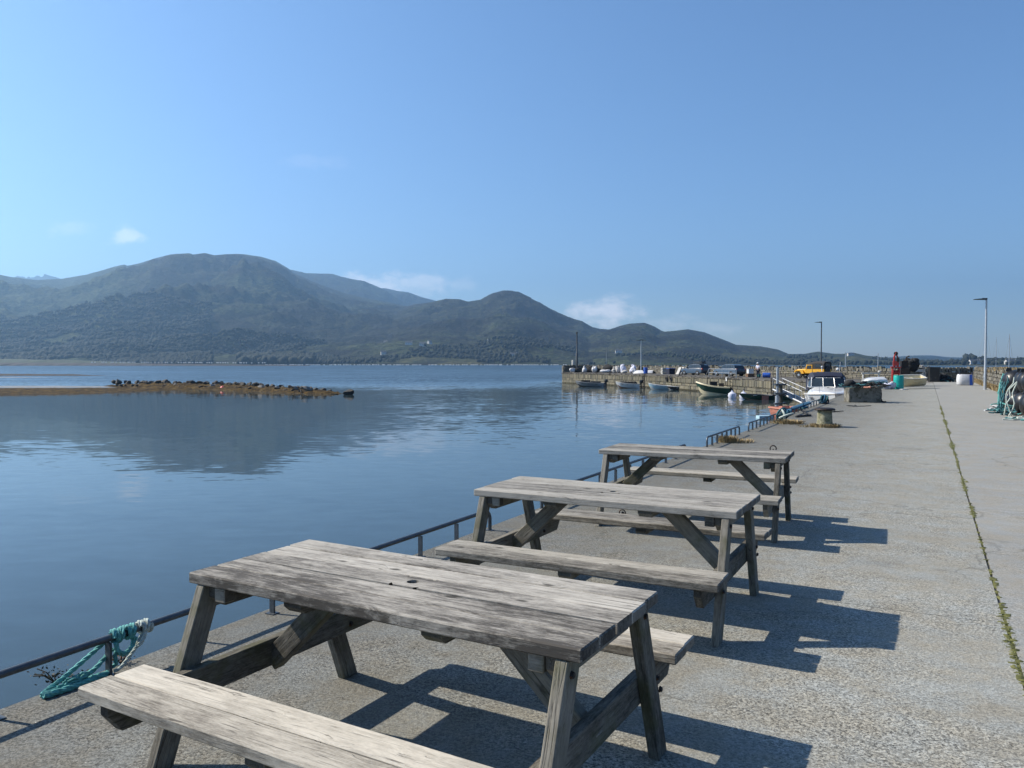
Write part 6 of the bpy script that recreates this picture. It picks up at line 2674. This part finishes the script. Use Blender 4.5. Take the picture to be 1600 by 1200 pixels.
for s0, lab, mt, nr in ((31.75, 'turquoise ropes hanging over the far end of the float stack', 'rope_green', 6), (30.9, 'dark teal ropes hanging between the upper floats', 'rope_dark', 6), (30.45, 'dark ropes hanging over the middle of the float stack', 'rope_dark', 3), (28.3, 'pale turquoise ropes hanging over the nearest black floats', 'rope_pale', 3)):
    mb = MB()
    drape(mb, s0, 2.32, nr, .2, z0=1.25, rr=.02)
    o = tag(mb.build('hanging_ropes', M[mt], fix=False, smooth=True), lab, 'ropes')
heap('rope_heap', 'tangle of teal and black rope at the foot of the far black floats', 'rope', (*st(31.6, 2.75), 0), [M['rope_dark'], M['rope_green'], M['rope_black'], M['bag_white']], 46, (.35, .5), .45)
heap('rope_heap', 'tangle of teal rope at the foot of the middle black floats', 'rope', (*st(30.1, 2.75), 0), [M['rope_dark'], M['rope_dark'], M['rope_green'], M['rope_black']], 40, (.3, .5), .4)
heap('rope_heap', 'turquoise and teal rope spread flat on the deck before the nearest black floats', 'rope', (*st(27.2, 3.05), 0), [M['rope_green'], M['rope_dark'], M['rope_pale']], 34, (.55, .4), .07)

# ------------------------------------------------------------------ blue rope on the far rails
def coil(label, s_, inn, z, R_, n, mat, tilt, name='rope_coil'):
    o, a, b = rail_frame(s_)
    mb = MB()
    for k in range(n):
        rr = R_ * rnd.uniform(.55, 1.08)
        tl = tilt + rnd.uniform(-.7, .7)
        c = o + b * (inn + rnd.uniform(-.07, .07)) + a * rnd.uniform(-.15, .15) + Vector((0, 0, z + rnd.uniform(-.05, .05)))
        ax1 = (a * math.cos(.3 * rnd.uniform(-1, 1)) + b * rnd.uniform(-.8, .8)).normalized()
        ax2 = (Vector((0, 0, 1)) * math.cos(tl) + b * math.sin(tl)).normalized()
        pts = []
        for q in range(18):
            p = c + (ax1 * math.cos(2 * PI * q / 18) + ax2 * math.sin(2 * PI * q / 18) * .85) * rr
            p.z = max(p.z, .03)
            pts.append(p)
        mb.tube(pts, .03, 6, closed=True, m=k % len(mat))
    return tag(mb.build(name, mat, fix=False, smooth=True), label, 'rope')


coil('blue rope coil with a pale loop heaped against the rail left of the bollard', 23.3, .22, .17, .21, 20, [M['rope_dark'], M['rope_blue'], M['rope_dark'], M['rope_dark'], M['rope_pale']], .5)
coil('small tangle of blue rope on the far rail behind the bollard', 28.6, .02, .14, .12, 8, [M['rope_blue'], M['rope_dark']], .9)
coil('dark blue rope bundle on the far rail just right of the bollard top', 34.0, .1, .18, .2, 16, [M['rope_blue'], M['rope_black'], M['rope_dark']], .4)
mb = MB()
hitch(mb, 26.2, 16, .02, R0=.022, pitch=.27)
tag(mb.build('rail_rope', M['rope_blue'], smooth=True), 'blue rope wound round the far rail from end to end', 'rope')
mb = MB()
for sg in (0, 1):
    rope_mesh(mb, [rl(25.0 + sg * .4, .3, .03), rl(25.8, .5 + sg * .1, .03), rl(26.8, .35, .03), rl(27.6, .1, .1), rl(28.2, .0, .2)], .03)
tag(mb.build('loose_rope', M['rope_black'], smooth=True), 'dark rope lying along the foot of the far rail', 'rope')

# ------------------------------------------------------------------ grassy bank behind the right wall
bx = []
SG = np.linspace(14, 66, 90)
TG_ = np.linspace(4.45, 40, 60)
SS, TT = np.meshgrid(SG, TG_, indexing='ij')
BXX, BYY = SA * SS + CA * TT, CA * SS - SA * TT
hz = 1.12 + .35 * np.clip((TT - 4.4) / 4, 0, 1) * np.clip((60 - SS) / 8, 0, 1) + (fbm(BXX * .5, BYY * .5, 5, 4) - .5) * .3
hz = hz * np.clip((66 - SS) / 5, 0, 1) - np.clip((SS - 62) / 4, 0, 1) * 3.5 - np.clip((TT - 30) / 10, 0, 1) ** 2 * 4
M['bank'] = pmat('bank_turf', (.12, .12, .04), .45, 2.0, .95, .3, spots=((.24, .19, .09), 1.3, .52))
grid_mesh('grass_bank', BXX, BYY, hz, M['bank'])
mb = MB()
for k in range(1500):
    s_, t_ = rnd.uniform(30, 60), 4.35 + abs(rnd.gauss(0, 1.3))
    x, y = st(s_, t_)
    grass_tuft(mb, (x, y, 1.1 + .3 * min(1, max(0, (t_ - 4.4) / 4))), .12, 5, .30, .7, .016)
tag(mb.build('bank_grass', M['grass'], fix=False), 'green grass growing on the bank behind the roadside wall', 'grass', kind='stuff')
mb = MB()
for k in range(1300):
    s_ = rnd.uniform(34, 84)
    on_top = rnd.random() < .45
    x, y = st(s_, 4.1 + rnd.uniform(-.25, .5) if on_top else 3.82 + rnd.uniform(-.25, .06))
    grass_tuft(mb, (x, y, (1.15 if s_ < 62 else 1.0) if on_top else 0.0), .12, 5, .34 if on_top else .42, .6, .018)
tag(mb.build('wall_grass', M['straw'], fix=False), 'dry brown grass growing on and along the foot of the roadside wall', 'grass', kind='stuff')
